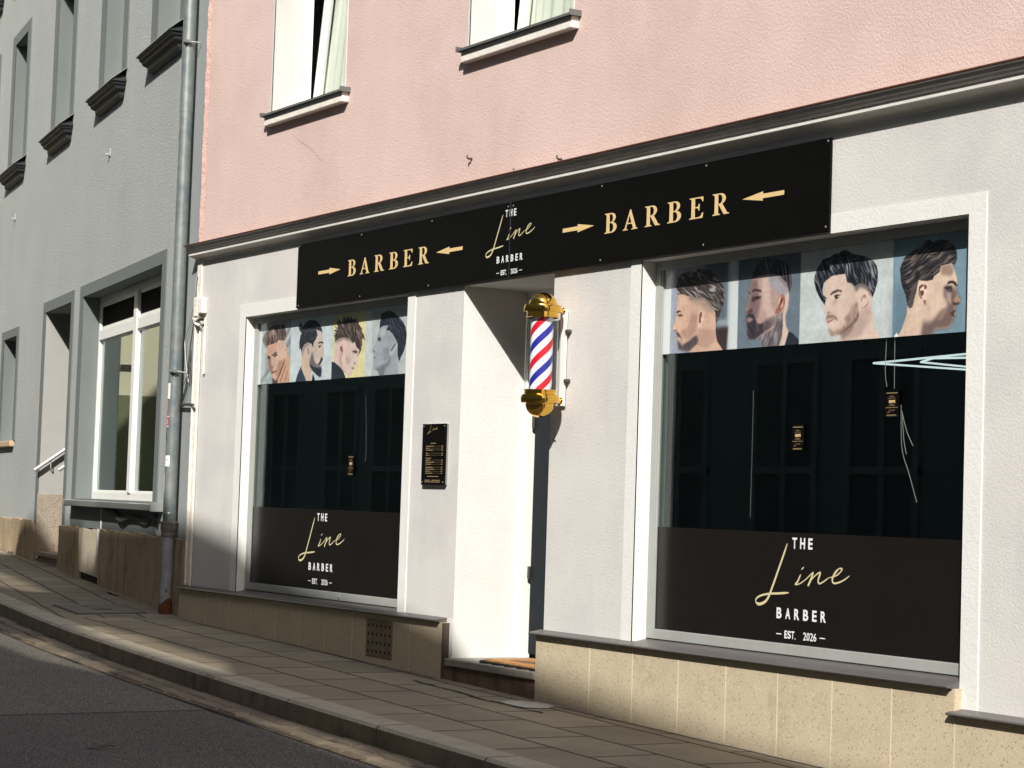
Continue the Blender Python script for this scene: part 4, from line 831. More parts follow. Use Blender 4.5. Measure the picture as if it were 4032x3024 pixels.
# ================================================================== barber pole
px,py=-10.566,-.168
bp=thing('barber_pole',(px,py,.52),'striped red, white and blue barber pole with polished gold domes beside the door','barber pole')
def part(mb,name,m,par=bp,root=bp,**k):
    o=mb.build(name,m,par,**k)
    if par is root: inv_s(o,root)
    return o
q=MB(); dome=[(.0001,1.268)]+[(.084*math.sin(R(a)),1.196+.072*math.cos(R(a))) for a in range(8,91,8)]+[(.084,1.196),(.088,1.193),(.110,1.190),(.113,1.182),(.113,1.158),(.109,1.150),(.095,1.148),(.095,1.128),(.098,1.125),(.098,1.117),(.090,1.115)]
q.lathe([(a,b) for a,b in dome],(px,py,0),56); part(q,'top_dome',M['gold'])
q=MB(); low=[(.090,.690),(.098,.688),(.098,.680),(.095,.678),(.095,.664),(.113,.656),(.115,.648),(.115,.618),(.110,.610),(.088,.606)]+[(.086*math.cos(R(a)),.604-.078*math.sin(R(a))) for a in range(0,90,8)]+[(.0001,.526)]
q.lathe(low,(px,py,0),56); part(q,'bottom_dome',M['gold'])
q=MB(); q.lathe([(.096,.685),(.096,1.12)],(px,py,0),48); gt=part(q,'glass_tube',M['tube_glass'])
# stripe: helical print on the inner cylinder
sm=bpy.data.materials.new('barber_stripes'); sm.use_nodes=True; n=sm.node_tree.nodes; L=sm.node_tree.links; p=n['Principled BSDF']; p.inputs['Roughness'].default_value=.35
uv=n.new('ShaderNodeUVMap'); sx=n.new('ShaderNodeSeparateXYZ'); L.new(uv.outputs[0],sx.inputs[0])
md=n.new('ShaderNodeMath'); md.operation='SUBTRACT'; L.new(sx.outputs[1],md.inputs[0]); L.new(sx.outputs[0],md.inputs[1]); fr_=n.new('ShaderNodeMath'); fr_.operation='FRACT'; L.new(md.outputs[0],fr_.inputs[0])
cr=n.new('ShaderNodeValToRGB'); cr.color_ramp.interpolation='CONSTANT'; L.new(fr_.outputs[0],cr.inputs[0])
WH,RD,BL=srgb(226,226,232),srgb(196,22,40),srgb(36,40,140)
e=cr.color_ramp.elements; e[0].position=0; e[0].color=WH; e[1].position=.25; e[1].color=RD
for ps,c_ in ((.5,WH),(.75,BL)): k=cr.color_ramp.elements.new(ps); k.color=c_
L.new(cr.outputs[0],p.inputs['Base Color'])
ht,r_,seg,nz=.436,.067,64,24; PITCH=.2
me=bpy.data.meshes.new('striped_cylinder'); V=[];Fc=[];UV=[]
for j in range(nz+1):
    for i in range(seg+1):
        a=2*math.pi*i/seg; V.append((px+r_*math.cos(a),py+r_*math.sin(a),.684+ht*j/nz))
for j in range(nz):
    for i in range(seg):
        b=j*(seg+1)+i; Fc.append((b,b+1,b+seg+2,b+seg+1)); UV.append([(2*i/seg,j),(2*(i+1)/seg,j),(2*(i+1)/seg,j+1),(2*i/seg,j+1)])
me.from_pydata(V,[],Fc); me.update(); ul=me.uv_layers.new(name='UVMap')
PH0=.127
for k,f in enumerate(UV):
    for c_,(u,jj) in enumerate(f): ul.data[k*4+c_].uv=(u,(ht*jj/nz)/PITCH+PH0)
me.polygons.foreach_set('use_smooth',[True]*len(me.polygons)); me.materials.append(sm)
o=bpy.data.objects.new('striped_cylinder',me); col.objects.link(o); o.parent=bp; inv_s(o,bp)
q=MB(); q.box(px-.035,px+.035,-.022,-.012,.60,1.175); part(q,'back_plate',M['frame_white'],bevel=.003)
q=MB(); q.box(px-.012,px+.012,-.014,-.0,.62,1.16); part(q,'spacer',M['dark'])
for z_ in (1.168,.632):
    q=MB(); q.lathe([(.018,-.075),(.014,-.06),(.014,-.03),(.02,-.022),(.0,-.022)],(px,0,z_),16,'y'); part(q,'bracket_arm',M['gold'])
for z_ in (1.042,.748):
    q=MB(); q.lathe([(0,-.034),(.012,-.033),(.014,-.022),(.014,-.0)],(px+.052,0,z_),12,'y'); q.box(px+.03,px+.06,-.018,-.010,z_-.008,z_+.008); part(q,'bolt',M['iron'])
q=MB(); q.tube([(px+.0,-.13,.55),(px+.01,-.09,.5),(px-.02,-.05,.45),(px-.06,-.02,.42),(px-.14,.02,.38)],.003,6); part(q,'cable',M['cable_black'])
# ================================================================== wall hooks
def hook(x,z,label,big=True):
    r=thing('wall_hook',(x,0,z),label,'hook'); q=MB()
    if big: q.tube([(0,.01,0),(0,-.035,0),(.004,-.05,.004),(.006,-.055,.02),(.004,-.05,.032)],.0075,8); q.lathe([(.016,-.004),(.014,0),(.016,.002)],(0,0,0),12,'y'); q.tube([(-.02,-.02,-.005),(.02,-.035,.006)],.006,8)
    else: q.tube([(0,.01,0),(0,-.02,.002)],.005,6)
    o=q.build('hook',M['iron'],r); r.scale=(.7,.7,.7)
hook(-11.755,2.231,'grey bent hook left in the pink wall above the door, the higher one'); hook(-10.674,2.094,'rusty bent hook in the pink wall just above the cornice, right of the other hook')
hook(-12.647,2.075,'tiny nail in the pink wall right above the cornice, above the left BARBER word',False); hook(-11.217,2.099,'tiny nail in the pink wall right above the sign centre',False)
# ================================================================== grey house (local frame: x = -distance along its wall, y into the wall)
gh=thing('grey_house',(G0.x,G0.y,gz(-20)),'light grey rendered house with charcoal window sills, left of the pink house','house',rz=-GA)
GI=Matrix.Translation((0,0,-gz(-20)))
def G(mb,name,m,par=None,**k):
    o=mb.build(name,m,par if par is not None else gh,**k)
    if par is None: o.matrix_parent_inverse=GI
    return o
UP=[(-13.01,-12.04,4.15,5.745),(-13.01,-12.04,6.76,8.2),(-10.53,-9.56,6.76,8.2),(-7.33,-6.37,6.76,8.2),(-10.53,-9.56,4.15,5.745),(-7.33,-6.37,4.15,5.745),(-4.48,-3.55,4.15,5.745),(-2.0,-1.06,4.15,5.745)]
SH=(-5.06,-1.35,-.07,2.035); DO=(-7.33,-5.72,-.69,2.035); GWN=(-10.39,-9.36,.60,1.90)
mb=MB(); wall(mb,-18,-.55,-.36,8.8,UP+[SH,(-7.33,-5.72,-.36,2.035),GWN],0,.2,False)
G(mb,'wall',M['grey'])
mb=MB(); wall(mb,-.55,.012,-.36,8.8,[],0,.2,False); G(mb,'smooth_strip',M['grey_strip'])
mb=MB(); mb.quad((-18,0,-1),(-18,8,-1),(-18,8,8.8),(-18,0,8.8)).quad((.012,0,-1),(.012,8,-1),(.012,8,8.8),(.012,0,8.8)).quad((-18,8,-1),(.9,8,-1),(.9,8,8.8),(-18,8,8.8)).quad((-18,0,8.8),(.9,0,8.8),(.9,8,8.8),(-18,8,8.8)); G(mb,'rear_walls',M['grey'],fix=False)
mb=MB(); mb.quad((-18,.35,-.3),(.9,.35,-.3),(.9,8,-.3),(-18,8,-.3)).quad((-18,.3,2.6),(.9,.3,2.6),(.9,8,2.6),(-18,8,2.6)).quad((-5.6,3.0,-.3),(.9,3.0,-.3),(.9,3.0,2.6),(-5.6,3.0,2.6)).quad((-5.6,.35,-.3),(-5.6,3,-.3),(-5.6,3,2.6),(-5.6,.35,2.6)).quad((-18,1.2,2.6),(.9,1.2,2.6),(.9,1.2,8.7),(-18,1.2,8.7))
G(mb,'inner_walls',M['interior'],fix=False)
def band(o,l,r,t,b,name='surround',dep=.2,sides='lrtb'):
    a,bb,c,d=o; mb=MB(); y0,y1=-.012,.001
    if l: mb.box(a-l,a,y0,y1,c-b,d+t)
    if r: mb.box(bb,bb+r,y0,y1,c-b,d+t)
    mb.box(a,bb,y0,y1,d,d+t)
    if b: mb.box(a,bb,y0,y1,c-b,c)
    reveals(mb,o,y0,dep,sides); return G(mb,name,M['grey_smooth'],fix=False)
SILLP=[(.0,.0),(-.135,-.12),(-.142,-.125),(-.142,-.137),(-.125,-.139),(-.118,-.165),(-.10,-.18),(-.092,-.205),(-.07,-.222),(-.055,-.228),(-.05,-.262),(-.038,-.285),(0,-.29)]
for o in UP:
    band(o,.235,.235,.135,0,dep=.22,sides='lrt')
    wv=empty_part('upper_window',gh); wv.matrix_parent_inverse=GI; a,b,c,d=o
    f=frame(MB(),a,b,c,d,.2,.26,.07); f.box((a+b)/2-.04,(a+b)/2+.04,.2,.25,c+.07,d-.07); f.build('frame',M['frame_white'],wv,bevel=.003)
    g=MB(); g.box(a+.06,b-.06,.225,.232,c+.06,d-.06); g.build('pane',M['glass_grey'],wv)
    s=MB(); x0,x1=a-.225,b+.225
    pr=[(y,c+.005+z) for y,z in SILLP]
    # moulding with mitred ends: sections pulled in as the profile recedes
    n=len(pr); v=len(s.v)
    for sgn,xx in ((1,x0),(-1,x1)): s.v+=[(xx+sgn*(.142+y)*.9,y,z) for y,z in pr]
    for i in range(n-1): s.f.append((v+i,v+i+1,v+n+i+1,v+n+i)); s.sm.append(False)
    for side in (0,1):
        base=v+side*n; xx=(x0,x1)[side]; k=len(s.v); s.v+=[(s.v[base+i][0],0,pr[i][1]) for i in range(n)]
        for i in range(n-1): s.f.append((base+i,base+i+1,k+i+1,k+i)); s.sm.append(False)
    s.build('moulded_sill',M['sill_dark'],wv)
    s=MB(); s.prism([(.2,c+.012),(0,c+.009),(-.15,c-.114),(-.15,c-.122),(0,c+.001),(.2,c+.004)],x0-.012,x1+.012); s.build('sheet_cover',M['zinc'],wv)
# shop window of the grey house
band(SH,.165,.165,.12,.0,dep=.18,sides='lrt')
mb=MB(); mb.box(-5.225,-1.185,-.012,.001,-.36,-.07); G(mb,'panel_below_window',M['grey_smooth'])
sw=empty_part('display_window',gh); sw.matrix_parent_inverse=GI
a,b,c,d=SH; f=frame(MB(),a,b,c,d,.17,.235,.062,.062,.07,.075); f.box(-3.27,-3.13,.155,.225,c+.075,d-.07)
f.box(a+.062,-3.27,.165,.23,1.585,1.69).box(-3.13,b-.062,.165,.23,1.585,1.69)
for x0_,x1_ in ((a+.062,-3.27),(-3.13,b-.062)): frame(f,x0_,x1_,1.69,d-.07,.18,.22,.035); frame(f,x0_,x1_,c+.075,1.585,.185,.215,.02)
f.build('frame',M['frame_white'],sw,bevel=.003)
for x0_,x1_ in ((a+.05,-3.2),(-3.2,b-.05)): g=MB(); g.box(x0_,x1_,.198,.204,c+.06,1.64); g.build('pane',M['glass_grey'],sw)
g=MB(); g.prism([(.2,-.07),(.0,-.082),(-.11,-.092),(-.11,-.142),(-.102,-.142),(-.102,-.10),(0,-.095),(.2,-.085)],-5.12,-.97); g.box(-.975,-.955,-.114,.1,-.15,-.068); g.box(-5.13,-5.115,-.114,.1,-.15,-.08); g.build('zinc_sill',M['zinc'],sw)
M['vent_pane']=mat('dark_vent_pane',srgb(20,18,16),.8,spec=.05)
for x0_,x1_ in ((a+.09,-3.30),(-3.10,b-.09)): q=MB(); q.box(x0_-.02,x1_+.02,.186,.192,1.70,d-.08); q.build('vent_pane',M['vent_pane'],sw)
# doorway
band((-7.33,-5.72,-.36,2.035),.155,.155,.12,0,name='door_surround',dep=.001,sides='')
M['reveal_beige']=mat('beige_reveal_plaster',srgb(150,149,144),.9,var=.04,vs=4,bump=.3,bs=50)
q=MB(); reveals(q,(-7.33,-5.72,-.04,2.035),-.012,.9,'lrt'); G(q,'door_reveal',M['reveal_beige'],fix=False)
for a_ in (-7.40,-5.725): q=MB(); q.box(a_,a_+.075,-.008,.9,-.70,-.04); G(q,'granite_cheek',M['granite'],bevel=.004)
ed=empty_part('entrance_door',gh); ed.matrix_parent_inverse=GI
q=frame(MB(),-7.325,-5.725,-.34,2.03,.86,.93,.07); q.build('frame',M['frame_white'],ed,bevel=.003)
q=MB(); q.box(-7.25,-5.8,.88,.92,-.33,1.96); q.build('leaf',M['door'],ed)
q=MB(); q.box(-7.325,-5.725,-.02,.32,-.735,-.69); G(q,'entrance_step',M['granite'],bevel=.006)
q=MB(); q.box(-7.325,-5.725,.02,.34,-1.0,-.735); G(q,'step_riser',M['granite'])
q=MB(); q.box(-7.325,-5.725,.30,.62,-.565,-.52); q.box(-7.325,-5.725,.32,.62,-.70,-.565); q.box(-7.325,-5.725,.6,.9,-.38,-.345); q.box(-7.325,-5.725,.62,.9,-.52,-.38); G(q,'upper_steps',M['granite'],bevel=.005)
hr=empty_part('handrail',gh); hr.matrix_parent_inverse=GI
q=MB(); q.tube([(-7.26,-.07,.226),(-7.26,.40,.575),(-7.26,.7,.80)],.021,12); q.build('rail',M['steel'],hr)
q=MB(); q.tube([(-7.26,.11,.345),(-7.26,.115,.26),(-7.30,.125,.235),(-7.33,.13,.235)],.006,8); q.build('bracket',M['steel'],hr)
q=MB(); q.tube([(-5.80,-.05,.226),(-5.80,.42,.575)],.021,12); q.build('rail',M['steel'],hr)
# ground floor window at far left
band(GWN,.17,.17,.105,0,dep=.18,sides='lrt')
wv=empty_part('ground_window',gh); wv.matrix_parent_inverse=GI; a,b,c,d=GWN
f=frame(MB(),a,b,c,d,.16,.22,.06); f.build('frame',M['frame_white'],wv,bevel=.003); g=MB(); g.box(a+.05,b-.05,.185,.19,c+.05,d-.05); g.build('pane',M['glass_grey'],wv)
s=MB(); s.box(a-.06,b+.10,-.055,.16,c-.075,c+.0); s.build('stone_sill',M['sandstone'],wv,bevel=.012)
# plinth pieces
def gpl(s0,s1,zt,name,m,off=.035,jag=.01,seed=1,bottom=None):
    rn=random.Random(seed); mb=MB(); n=max(2,int((s1-s0)/.12)); tops=[]
    for i in range(n+1): tops.append(zt+rn.uniform(-jag,jag))
    for i in range(n):
        a=-(s1+(s0-s1)*i/n); b=-(s1+(s0-s1)*(i+1)/n)
        zb=lambda x:(gz(G0.x+x*math.cos(GA))-.08) if bottom is None else bottom(x)
        ta,tb=tops[i],tops[i+1]
        mb.quad((a,-off,zb(a)),(b,-off,zb(b)),(b,-off+.004,tb-.012),(a,-off+.004,ta-.012)); mb.quad((a,-off+.004,ta-.012),(b,-off+.004,tb-.012),(b,.03,tb),(a,.03,ta))
        if i==0: mb.quad((a,-off,zb(a)),(a,-off,ta-.012),(a,.03,ta),(a,.03,zb(a)))
        if i==n-1: mb.quad((b,-off,zb(b)),(b,-off,tb-.012),(b,.03,tb),(b,.03,zb(b)))
    return G(mb,name,m,fix=False)
M['patch_render']=mat('cement_patch',srgb(168,158,138),.9,var=.1,vs=7,bump=.6,bs=40,stain=(srgb(120,112,98),5,.55))
GP=[gpl(.02,3.53,-.352,'plinth',M['grey_plinth'],seed=2),gpl(4.58,5.74,-.352,'plinth',M['grey_plinth'],seed=3),gpl(7.50,18,-.338,'plinth',M['grey_plinth'],seed=4)]
gpl(3.60,4.575,-.36,'plinth_patch',M['patch_render'],off=.022,seed=6,bottom=lambda x:gz(G0.x+x*math.cos(GA))+.075)
q=MB(); q.box(-4.575,-3.60,.0,.04,-1.0,-.36); G(q,'vent_slot',M['dark'])
rn=random.Random(8)
for s_ in (2.62,2.28,8.2):
    q=MB(); q.box(-s_-.004,-s_+.004,-.0362,-.03,gz(G0.x-s_)-.02,-.372); G(q,'plinth_joint',M['riser'])
q=MB(); q.box(-3.592,-3.555,-.048,-.034,-.62,-.355); G(q,'white_plastic_strip',M['frame_white']); q=MB(); q.box(-3.572,-3.562,-.02,-.012,-.355,-.16); G(q,'white_plastic_strip',M['frame_white'])
cb=thing('cable_bundle',gw(2.3,.03)+(-.2,),'slack bundle of dark cables hanging under the grey house zinc window sill','cable',rz=-GA)
def GL(mb,name,m,root): o=mb.build(name,m,root); o.matrix_parent_inverse=Matrix.Translation(-(Matrix.Rotation(GA,4,'Z')@(Vector(root.location)-Vector((G0.x,G0.y,0))))); return o
q=MB()
for k in range(4): q.tube([tuple(p) for p in smooth_line([(-3.3,-.02-.008*k,-.165),(-2.9,-.03,-.175-.01*k),(-2.5,-.035-.006*k,-.225-.012*k),(-2.1,-.03,-.20-.01*k),(-1.5,-.025,-.235-.012*k),(-1.3,-.02,-.20),(-1.1,-.02,-.20)],5)],.009,6)
GL(q,'cable',M['cable_black'],cb)
def small(x,z,label):
    r=thing('wall_bracket',gw(x,0)+(z,),label,'bracket',rz=-GA); q=MB(); q.box(-.035,.035,-.012,0,-.02,.06); q.box(-.012,.012,-.05,-.012,-.008,.012); q.build('bracket',M['grey'],r,bevel=.003)
small(4.0,3.39,'small painted bracket on the grey wall below the second window sill from the downpipe'); small(9.98,3.42,'small painted bracket on the grey wall below the leftmost window sill')
# cables beside the pink corner
r=thing('loose_cables',gw(.15,.02)+(.75,),'thin loose cables dangling on the smooth grey strip between downpipe and white corner','cable',rz=-GA)
for m_,Pn in (('cable_grey',[(-.005,1.80),(.03,1.642),(.08,1.562),(.209,1.403),(.316,1.297),(.315,1.24),(.251,1.095),(.132,.932)]),('cable_black',[(-.03,1.80),(.009,1.606),(.067,1.47),(.054,1.393),(.099,1.284),(.137,1.16),(.076,.982),(-.017,.818),(-.037,.755)]),('cable_black',[(.152,1.161),(.184,1.008),(.238,.891),(.328,.803),(.365,.754)]),('cable_black',[(.11,1.2),(.15,1.0),(.20,.88),(.30,.79),(.35,.75)])):
    q=MB(); q.tube([(-s_,-.02,z_) for s_,z_ in smooth_line(Pn,4)],.005,6); GL(q,'cable',M[m_],r)
q=MB(); q.tube([(-.40,-.02,.745),(-.2,-.03,.752),(-.0,-.03,.745),(.14,-.04,.738)],.011,8); GL(q,'hook_bar',M['iron'],r)
# junction box on the white corner
r=thing('junction_box',(-16.07,-.02,1.41),'overpainted junction box with a knotted cable on the white house corner','box')
q=MB(); q.box(-16.165,-16.085,-.045,-.012,1.47,1.625); q.box(-16.075,-15.978,-.05,-.0,1.485,1.61); o=q.build('housing',M['edge_white'],r,bevel=.008); inv_s(o,r)
q=MB(); q.tube([(-16.12,-.03,1.49),(-16.10,-.06,1.46),(-16.04,-.065,1.475),(-16.0,-.05,1.45),(-16.05,-.07,1.43),(-16.11,-.06,1.45),(-16.06,-.06,1.40),(-16.02,-.04,1.385)],.013,8); o=q.build('knotted_cable',M['edge_white'],r); inv_s(o,r)
q=MB(); q.tube([(-16.13,-.035,1.45),(-16.1,-.05,1.42),(-16.03,-.045,1.43),(-15.99,-.03,1.43)],.008,6); o=q.build('dark_gap',M['dark'],r); inv_s(o,r)
# ================================================================== downpipe
ax=gw(.37,.08); PX,PY=ax; zb=gz(PX)
dp=thing('downpipe',(PX,PY,zb),'galvanised downpipe with rusty iron foot and stickers where grey and pink house meet','pipe')
def D(mb,name,m,**k): o=mb.build(name,m,dp,**k); inv_s(o,dp); return o
q=MB(); q.lathe([(.0535,-.24),(.0535,3.24)],(PX,PY,0),40).lathe([(.0555,3.225),(.0555,8.6)],(PX,PY,0),40).lathe([(.0535,3.225),(.0555,3.225)],(PX,PY,0),40); D(q,'pipe',M['pipe'])
q=MB(); q.lathe([(.054,-.22),(.0555,-.16),(.057,-.155),(.0555,-.15)],(PX,PY,0),32); D(q,'pipe_sleeve',M['pipe'])
q=MB(); q.lathe([(.055,-.352),(.060,-.345),(.061,-.325),(.058,-.315),(.066,-.295),(.069,-.28),(.069,-.245),(.075,-.243),(.076,-.228),(.070,-.225),(.055,-.224)],(PX,PY,0),32); D(q,'socket',M['sock'])
q=MB(); q.lathe([(.049,-.905),(.049,-.35)],(PX,PY,0),32); D(q,'lower_pipe',M['pipe_old'])
rn=random.Random(5); q=MB(); seg=32; v=0
for i in range(seg+1):
    a=2*math.pi*i/seg; h=-.905+.02*math.sin(a*2+1)+.03*max(0,math.cos(a+.4)); q.v+=[(PX+.059*math.cos(a),PY+.059*math.sin(a),zb-.01),(PX+.056*math.cos(a),PY+.056*math.sin(a),-.93),(PX+.0515*math.cos(a),PY+.0515*math.sin(a),h)]
for i in range(seg):
    for k in range(2): q.f.append((i*3+k,i*3+3+k,i*3+4+k,i*3+1+k)); q.sm.append(True)
D(q,'rusty_foot',M['rust'],fix=False)
def sector(r0,a0,a1,z0,z1,n=8):
    q=MB()
    for i in range(n):
        a=a0+(a1-a0)*i/n; b=a0+(a1-a0)*(i+1)/n; c=lambda t,z:(PX+r0*math.cos(R(t)),PY+r0*math.sin(R(t)),z); q.quad(c(a,z0),c(b,z0),c(b,z1),c(a,z1)); q.sm[-1]=True
    return q
for k,(z_) in enumerate((3.815,1.03)):
    q=MB(); q.lathe([(.054,-.012),(.058,-.010),(.058,-.003),(.056,0),(.058,.003),(.058,.010),(.054,.012)],(PX,PY,z_),32); q.box(PX+.035,PX+.085,PY-.05,PY-.02,z_-.012,z_+.012); q.tube([(PX+.03,PY-.06,z_+.006),(PX+.075,PY-.065,z_-.004)],.008,8); q.tube([(PX+.06,PY-.03,z_),(PX+.14,PY+.05,z_-.012)],.006,8); D(q,'clamp',M['zinc'])
# camera-facing side of the pipe is roughly at -35 degrees
for a,b,z0,z1,m_,lab in ((-110,-62,.80,.93,'frame_white','torn white sticker'),(-112,-82,.70,.77,'st_pink','pink sticker'),(-112,-64,.565,.655,'st_red','red sticker with a white emblem'),(-92,-40,.235,.325,'frame_white','white sticker with a small arch'),(-116,-96,.45,.54,'dark','dark sticker'),(-116,-92,.02,.17,'frame_white','torn white sticker')):
    if m_ not in M: M[m_]=mat(m_,{'st_pink':srgb(196,120,130),'st_red':srgb(150,70,72)}[m_],.6,var=.1,vs=40)
    o=D(sector(.0545,a,b,z0,z1),'sticker',M[m_],fix=False); o['label']=lab
    if m_=='st_red':
        q=sector(.0549,a+1,b-1,z0+.0,z0+.007); q2=sector(.0549,a+1,b-1,z1-.007,z1); n0=len(q.v); q.v+=q2.v; q.f+=[tuple(i+n0 for i in f) for f in q2.f]; q.sm+=q2.sm
        for a_,b_ in ((a+16,a+20),(a+28,a+32)): q3=sector(.0549,a_,b_,z0+.02,z1-.022,2); n0=len(q.v); q.v+=q3.v; q.f+=[tuple(i+n0 for i in f) for f in q3.f]; q.sm+=q3.sm
        e_=q.build('emblem',M['frame_white'],o,fix=False)
    if z0==.235:
        q=MB()
        for t in range(10):
            u0,u1=math.pi*t/10,math.pi*(t+1)/10; c=lambda u,rr:(PX+.0549*math.cos(R(-66+rr*math.cos(u)*11)),PY+.0549*math.sin(R(-66+rr*math.cos(u)*11)),.27+rr*.028*math.sin(u))
            q.quad(c(u0,.75),c(u1,.75),c(u1,1),c(u0,1))
        q.build('emblem',M['cable_black'],o,fix=False)
for z_,a in ((-.486,-112),(-.675,-108),(-.80,-30)):
    o=D(sector(.0495,a,a+14,z_-.012,z_+.014,3),'rust_hole',M['rust'],fix=False)
M['mortar']=mat('old_mortar',srgb(150,142,128),.95,var=.2,vs=20,bump=.6,bs=60)
M['soil']=mat('dirt_joint',srgb(52,46,36),.95,var=.3,vs=30)
def ground_strip(name,pts,w_,m,z=.004,seed=1,amp=.008):
    rn=random.Random(seed); mb=MB(); W2=wiggle(pts,amp,6,seed); L2=[]
    for i,p in enumerate(W2):
        a=W2[max(i-1,0)]; b=W2[min(i+1,len(W2)-1)]; l=math.hypot(b[0]-a[0],b[1]-a[1]) or 1; nx,ny=-(b[1]-a[1])/l,(b[0]-a[0])/l; h=w_*rn.uniform(.35,1)/2
        L2.append(((p[0]+nx*h,p[1]+ny*h),(p[0]-nx*h,p[1]-ny*h)))
    for (a,b),(c,d) in zip(L2,L2[1:]): mb.quad((b[0],b[1],gz(b[0])+z),(d[0],d[1],gz(d[0])+z),(c[0],c[1],gz(c[0])+z),(a[0],a[1],gz(a[0])+z))
    return tag(mb.build(name,m,fix=False),kind='structure')
ground_strip('pavement_crack',[(-11.75,-.30),(-11.33,-.313),(-11.11,-.318),(-10.93,-.351),(-10.74,-.369),(-10.61,-.34),(-10.41,-.341),(-10.14,-.347)],.030,M['soil'],.0045,3)
ground_strip('pavement_crack',[(-18.9,.36),(-18.6,.28),(-18.35,.27)],.05,M['soil'],.0045,5,.02)
ground_strip('mortar_fillet',[(-16.1,-.075),(-14,-.075),(-12,-.078),(-11.86,-.08)],.035,M['mortar'],.005,7,.004)
ground_strip('mortar_fillet',[(-10.7,-.08),(-9,-.075),(-7,-.075)],.04,M['mortar'],.005,8,.004)
ground_strip('mortar_fillet',[gw(.5,.06),gw(2,.06),gw(3.5,.06)],.05,M['mortar'],.005,9,.006)
ground_strip('mortar_fillet',[gw(4.7,.05),gw(5.7,.05)],.04,M['mortar'],.005,10,.006)
q=MB(); cx,cy=-10.52,-.21; b=0
pp=[(-10.66,-.325),(-10.70,-.22),(-10.62,-.11),(-10.50,-.075),(-10.38,-.12),(-10.33,-.24),(-10.40,-.325),(-10.52,-.335)]
pp=wiggle(pp+[pp[0]],.012,4,11)[:-1]; q.v=[(x,y,gz(x)+.005) for x,y in pp]; q.f=[tuple(range(len(pp)))]; q.sm=[False]
M['cement']=mat('pale_cement',srgb(176,174,168),.9,var=.1,vs=12,bump=.4,bs=50); tag(q.build('cement_patch',M['cement'],fix=False),kind='structure')
# ================================================================== covers in the ground
def flat(name,pts,z,th,m,root): q=MB(); q.vprism(pts,lambda x,y:gz(x)+z-th,lambda x,y:gz(x)+z); o=q.build(name,m,root); inv_s(o,root); return o
ctr=(-17.0,-.42)
r=thing('access_cover',(ctr[0],ctr[1],gz(ctr[0])),'rectangular concrete access cover in an iron frame in the pavement near the downpipe','cover')
cor=[(-17.33,-.665),(-16.45,-.79),(-16.70,-.17),(-17.56,-.045)]
cor=[(-17.42,-.70),(-16.50,-.81),(-16.62,-.15),(-17.52,-.03)]
def shr(c,k): cx=sum(p[0] for p in c)/4; cy=sum(p[1] for p in c)/4; return [(cx+(x-cx)*k,cy+(y-cy)*k) for x,y in c]
flat('frame',cor,.004,.02,M['cover_frame'],r); flat('lid',shr(cor,.92),.008,.02,M['cover'],r); c2=[(-17.02,-.50),(-16.86,-.52),(-16.88,-.36),(-17.04,-.34)]; flat('name_plate',c2,.012,.01,M['iron'],r)
q=MB(); q.lathe([(0,.013),(.025,.012),(.028,.006)],(-17.22,-.47,gz(-17.22)),14); o=q.build('lifting_hole',M['iron'],r); inv_s(o,r)
r=thing('valve_cover',(-10.25,-2.91,rz(-10.25)),'small round iron valve cover set in the asphalt','cover')
q=MB(); q.lathe([(.0,.003),(.05,.004),(.052,.001),(.066,.001),(.068,.006),(.08,.005),(.084,-.002)],(-10.25,-2.91,rz(-10.25)),28)
for k in range(3): q.box(-10.285,-10.215,-2.935+.02*k,-2.925+.02*k,rz(-10.25)+.003,rz(-10.25)+.007)
o=q.build('cover',M['iron'],r); inv_s(o,r)
# weeds at the foot of the grey plinth
M['weed']=mat('weed_leaf',srgb(112,116,44),.8,var=.2,vs=30)
def weed(s_,off,n,h,label,dry=False):
    x,y=gw(s_,off); r=thing('weed',(x,y,gz(x)),label,'plant'); rn=random.Random(int(s_*10)); q=MB()
    for i in range(n):
        a=rn.uniform(0,6.28); l=h*rn.uniform(.5,1); bx,by=rn.uniform(-.1,.1),rn.uniform(-.012,.012); dx,dy=math.cos(a)*l*.5,-abs(math.sin(a))*l*.4; w_=.008
        q.quad((bx-w_,by,0),(bx+w_,by,0),(bx+dx*.6+w_,by+dy*.6,l*.7),(bx+dx,by+dy,l),(bx+dx*.6-w_,by+dy*.6,l*.72))
    q.build('leaves',M['weed'] if not dry else M['riser'],r,fix=False)
weed(9.95,.05,26,.16,'small yellow green weed at the foot of the grey house plinth, far left')
weed(8.75,.06,22,.04,'dry brown tuft on the pavement at the foot of the grey house plinth',True)
# ================================================================== across the street (seen in reflections, and throwing the long shade)
def tT(x,y,z): t=y+9.0; return (x+1.15*t,z+1.18*t)      # along the sun ray to the plane y=-9
roof=[(14,8.4),(8,8.9),(3.3,9.26),(1.8,9.33),(.9,9.42),(-.15,9.54),(-1.45,9.74),(-5.15,10.30),(-7.4,10.66),(-8.7,10.98),(-8.86,10.62),(-9.42,10.72),(-9.52,11.15),(-10.6,11.42),(-12.2,11.78),(-12.55,11.72),(-12.9,11.30),(-15,11.5),(-20,12.0),(-37,12.2)]  # upper outline of the added shade screen
holes=[]
P2=[(-15.6,-1.12,0),(-15.45,-1.0,0),(-14.63,-.97,0),(-13.7,-1.04,0),(-12.9,-1.09,0),(-12.2,-1.36,0),(-13.4,-1.38,0),(-14.8,-1.30,0)]
P1=[(-21.6,.16,0),(-20.1,-.03,0),(-18.8,-.26,0),(-18.95,-.42,0),(-20.4,-.50,0),(-21.8,-.30,0)]
P3=[(-16.3,-1.50,1),(-15.3,-1.44,1),(-13.7,-1.60,1),(-13.3,-1.70,1),(-14.4,-1.86,1),(-16.2,-1.78,1)]
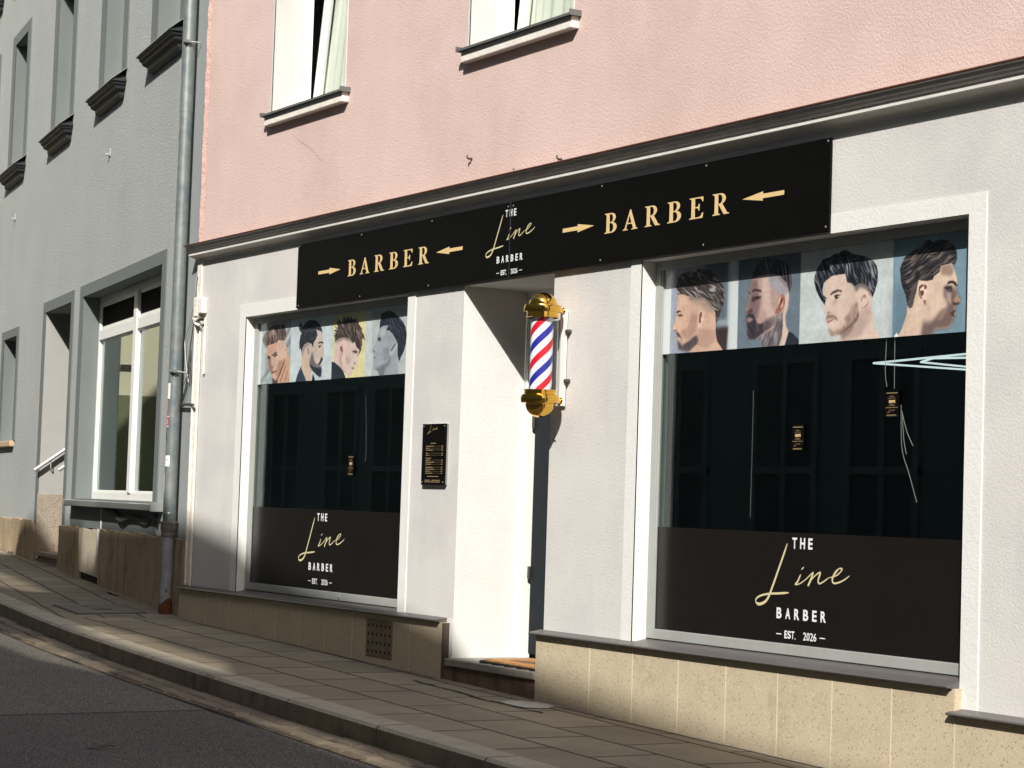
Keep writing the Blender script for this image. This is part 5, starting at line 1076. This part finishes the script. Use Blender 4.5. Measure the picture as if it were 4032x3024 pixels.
P4=[(-11.2,-1.70,1),(-10.7,-1.62,1),(-9.4,-1.68,1),(-8.9,-1.75,1),(-9.4,-1.86,1),(-10.6,-1.80,1)]
for Pn in (P1,P2,P3,P4): holes.append([tT(x,y,rz(x) if k else gz(x)) for x,y,k in Pn])
oh=thing('town_house',(-10,-9.2,rz(-10)),'tall ochre town house across the street, only seen dimly in the shop window glass','house')
M['far_wall']=mat('far_render',srgb(128,150,152),.9,var=.05); M['far_win']=mat('far_window',srgb(96,112,114),.5); M['far_frame']=mat('far_frame',srgb(140,158,160),.6); M['tint']=glassmat('patch_dimmer_glass',(.66,.64,.6,1),1.05)
scr=fill2d('shade_screen',[roof+[(-37,6.0),(14,6.0)]]+holes,M['far_wall'],oh,.02,-9.0); scr.matrix_parent_inverse=Matrix.Translation(-Vector(oh.location))  # added screen, outline and holes shaped to cast street shade and light patches
tp=fill2d('patch_dimmer_pane',holes,M['tint'],oh,.003,-9.02); tp.matrix_parent_inverse=Matrix.Translation(-Vector(oh.location))  # added panes that dim the sun passing through the holes
q=MB(); q.box(-37,14,-13,-9.0,-3,6.0); o=q.build('wall',M['far_wall'],oh); inv_s(o,oh)
x=-36.2; k=0
while x<12:
    for z0,z1 in ((-.6,1.9),(2.9,4.6)):
        w_=1.25
        q=frame(MB(),x,x+w_,z0,z1,-9.0,-8.955,.09); q.box(x+w_/2-.04,x+w_/2+.04,-9,-8.96,z0,z1); q.box(x,x+w_,-9,-8.958,z0+(z1-z0)*.45-.04,z0+(z1-z0)*.45+.05); o=q.build('window',M['far_frame'],oh); inv_s(o,oh)
        q=MB(); q.box(x+.05,x+w_-.05,-9.001,-8.985,z0+.05,z1-.05); q.build('pane',M['far_win'],o)
    x+=2.15 if k%2 else 1.75; k+=1
ch=thing('cream_house',(-36,-3,-2),'sunlit cream house at the far end of the street, only reflected in the display window','house')
M['cream']=mat('cream_render',srgb(224,216,184),.9,var=.04,bump=.3,bs=40); M['cream_low']=mat('olive_base',srgb(122,124,92),.9,var=.1)
q=MB(); q.box(-40,-34.2,-7,.42,1.62,9); o=q.build('wall',M['cream'],ch); inv_s(o,ch); q=MB(); q.box(-40,-34.15,-7,.42,-2,1.62); o=q.build('base',M['cream_low'],ch); inv_s(o,ch)
q=MB(); q.box(-34.2,-34.17,.06,.30,2.04,2.13); o=q.build('name_plate',M['iron'],ch); inv_s(o,ch)
oh2=thing('olive_house',(-44,2,-2),'olive green house behind the cream one, only reflected in the display window','house')
M['olive']=mat('olive_render',srgb(78,84,62),.9,var=.06); q=MB(); q.box(-50,-43,-8,6,-2,9); o=q.build('wall',M['olive'],oh2); inv_s(o,oh2)
q=MB(); q.box(-50,-42.5,-8.3,6.3,9,9.3); o=q.build('roof',M['cover_frame'],oh2); inv_s(o,oh2)
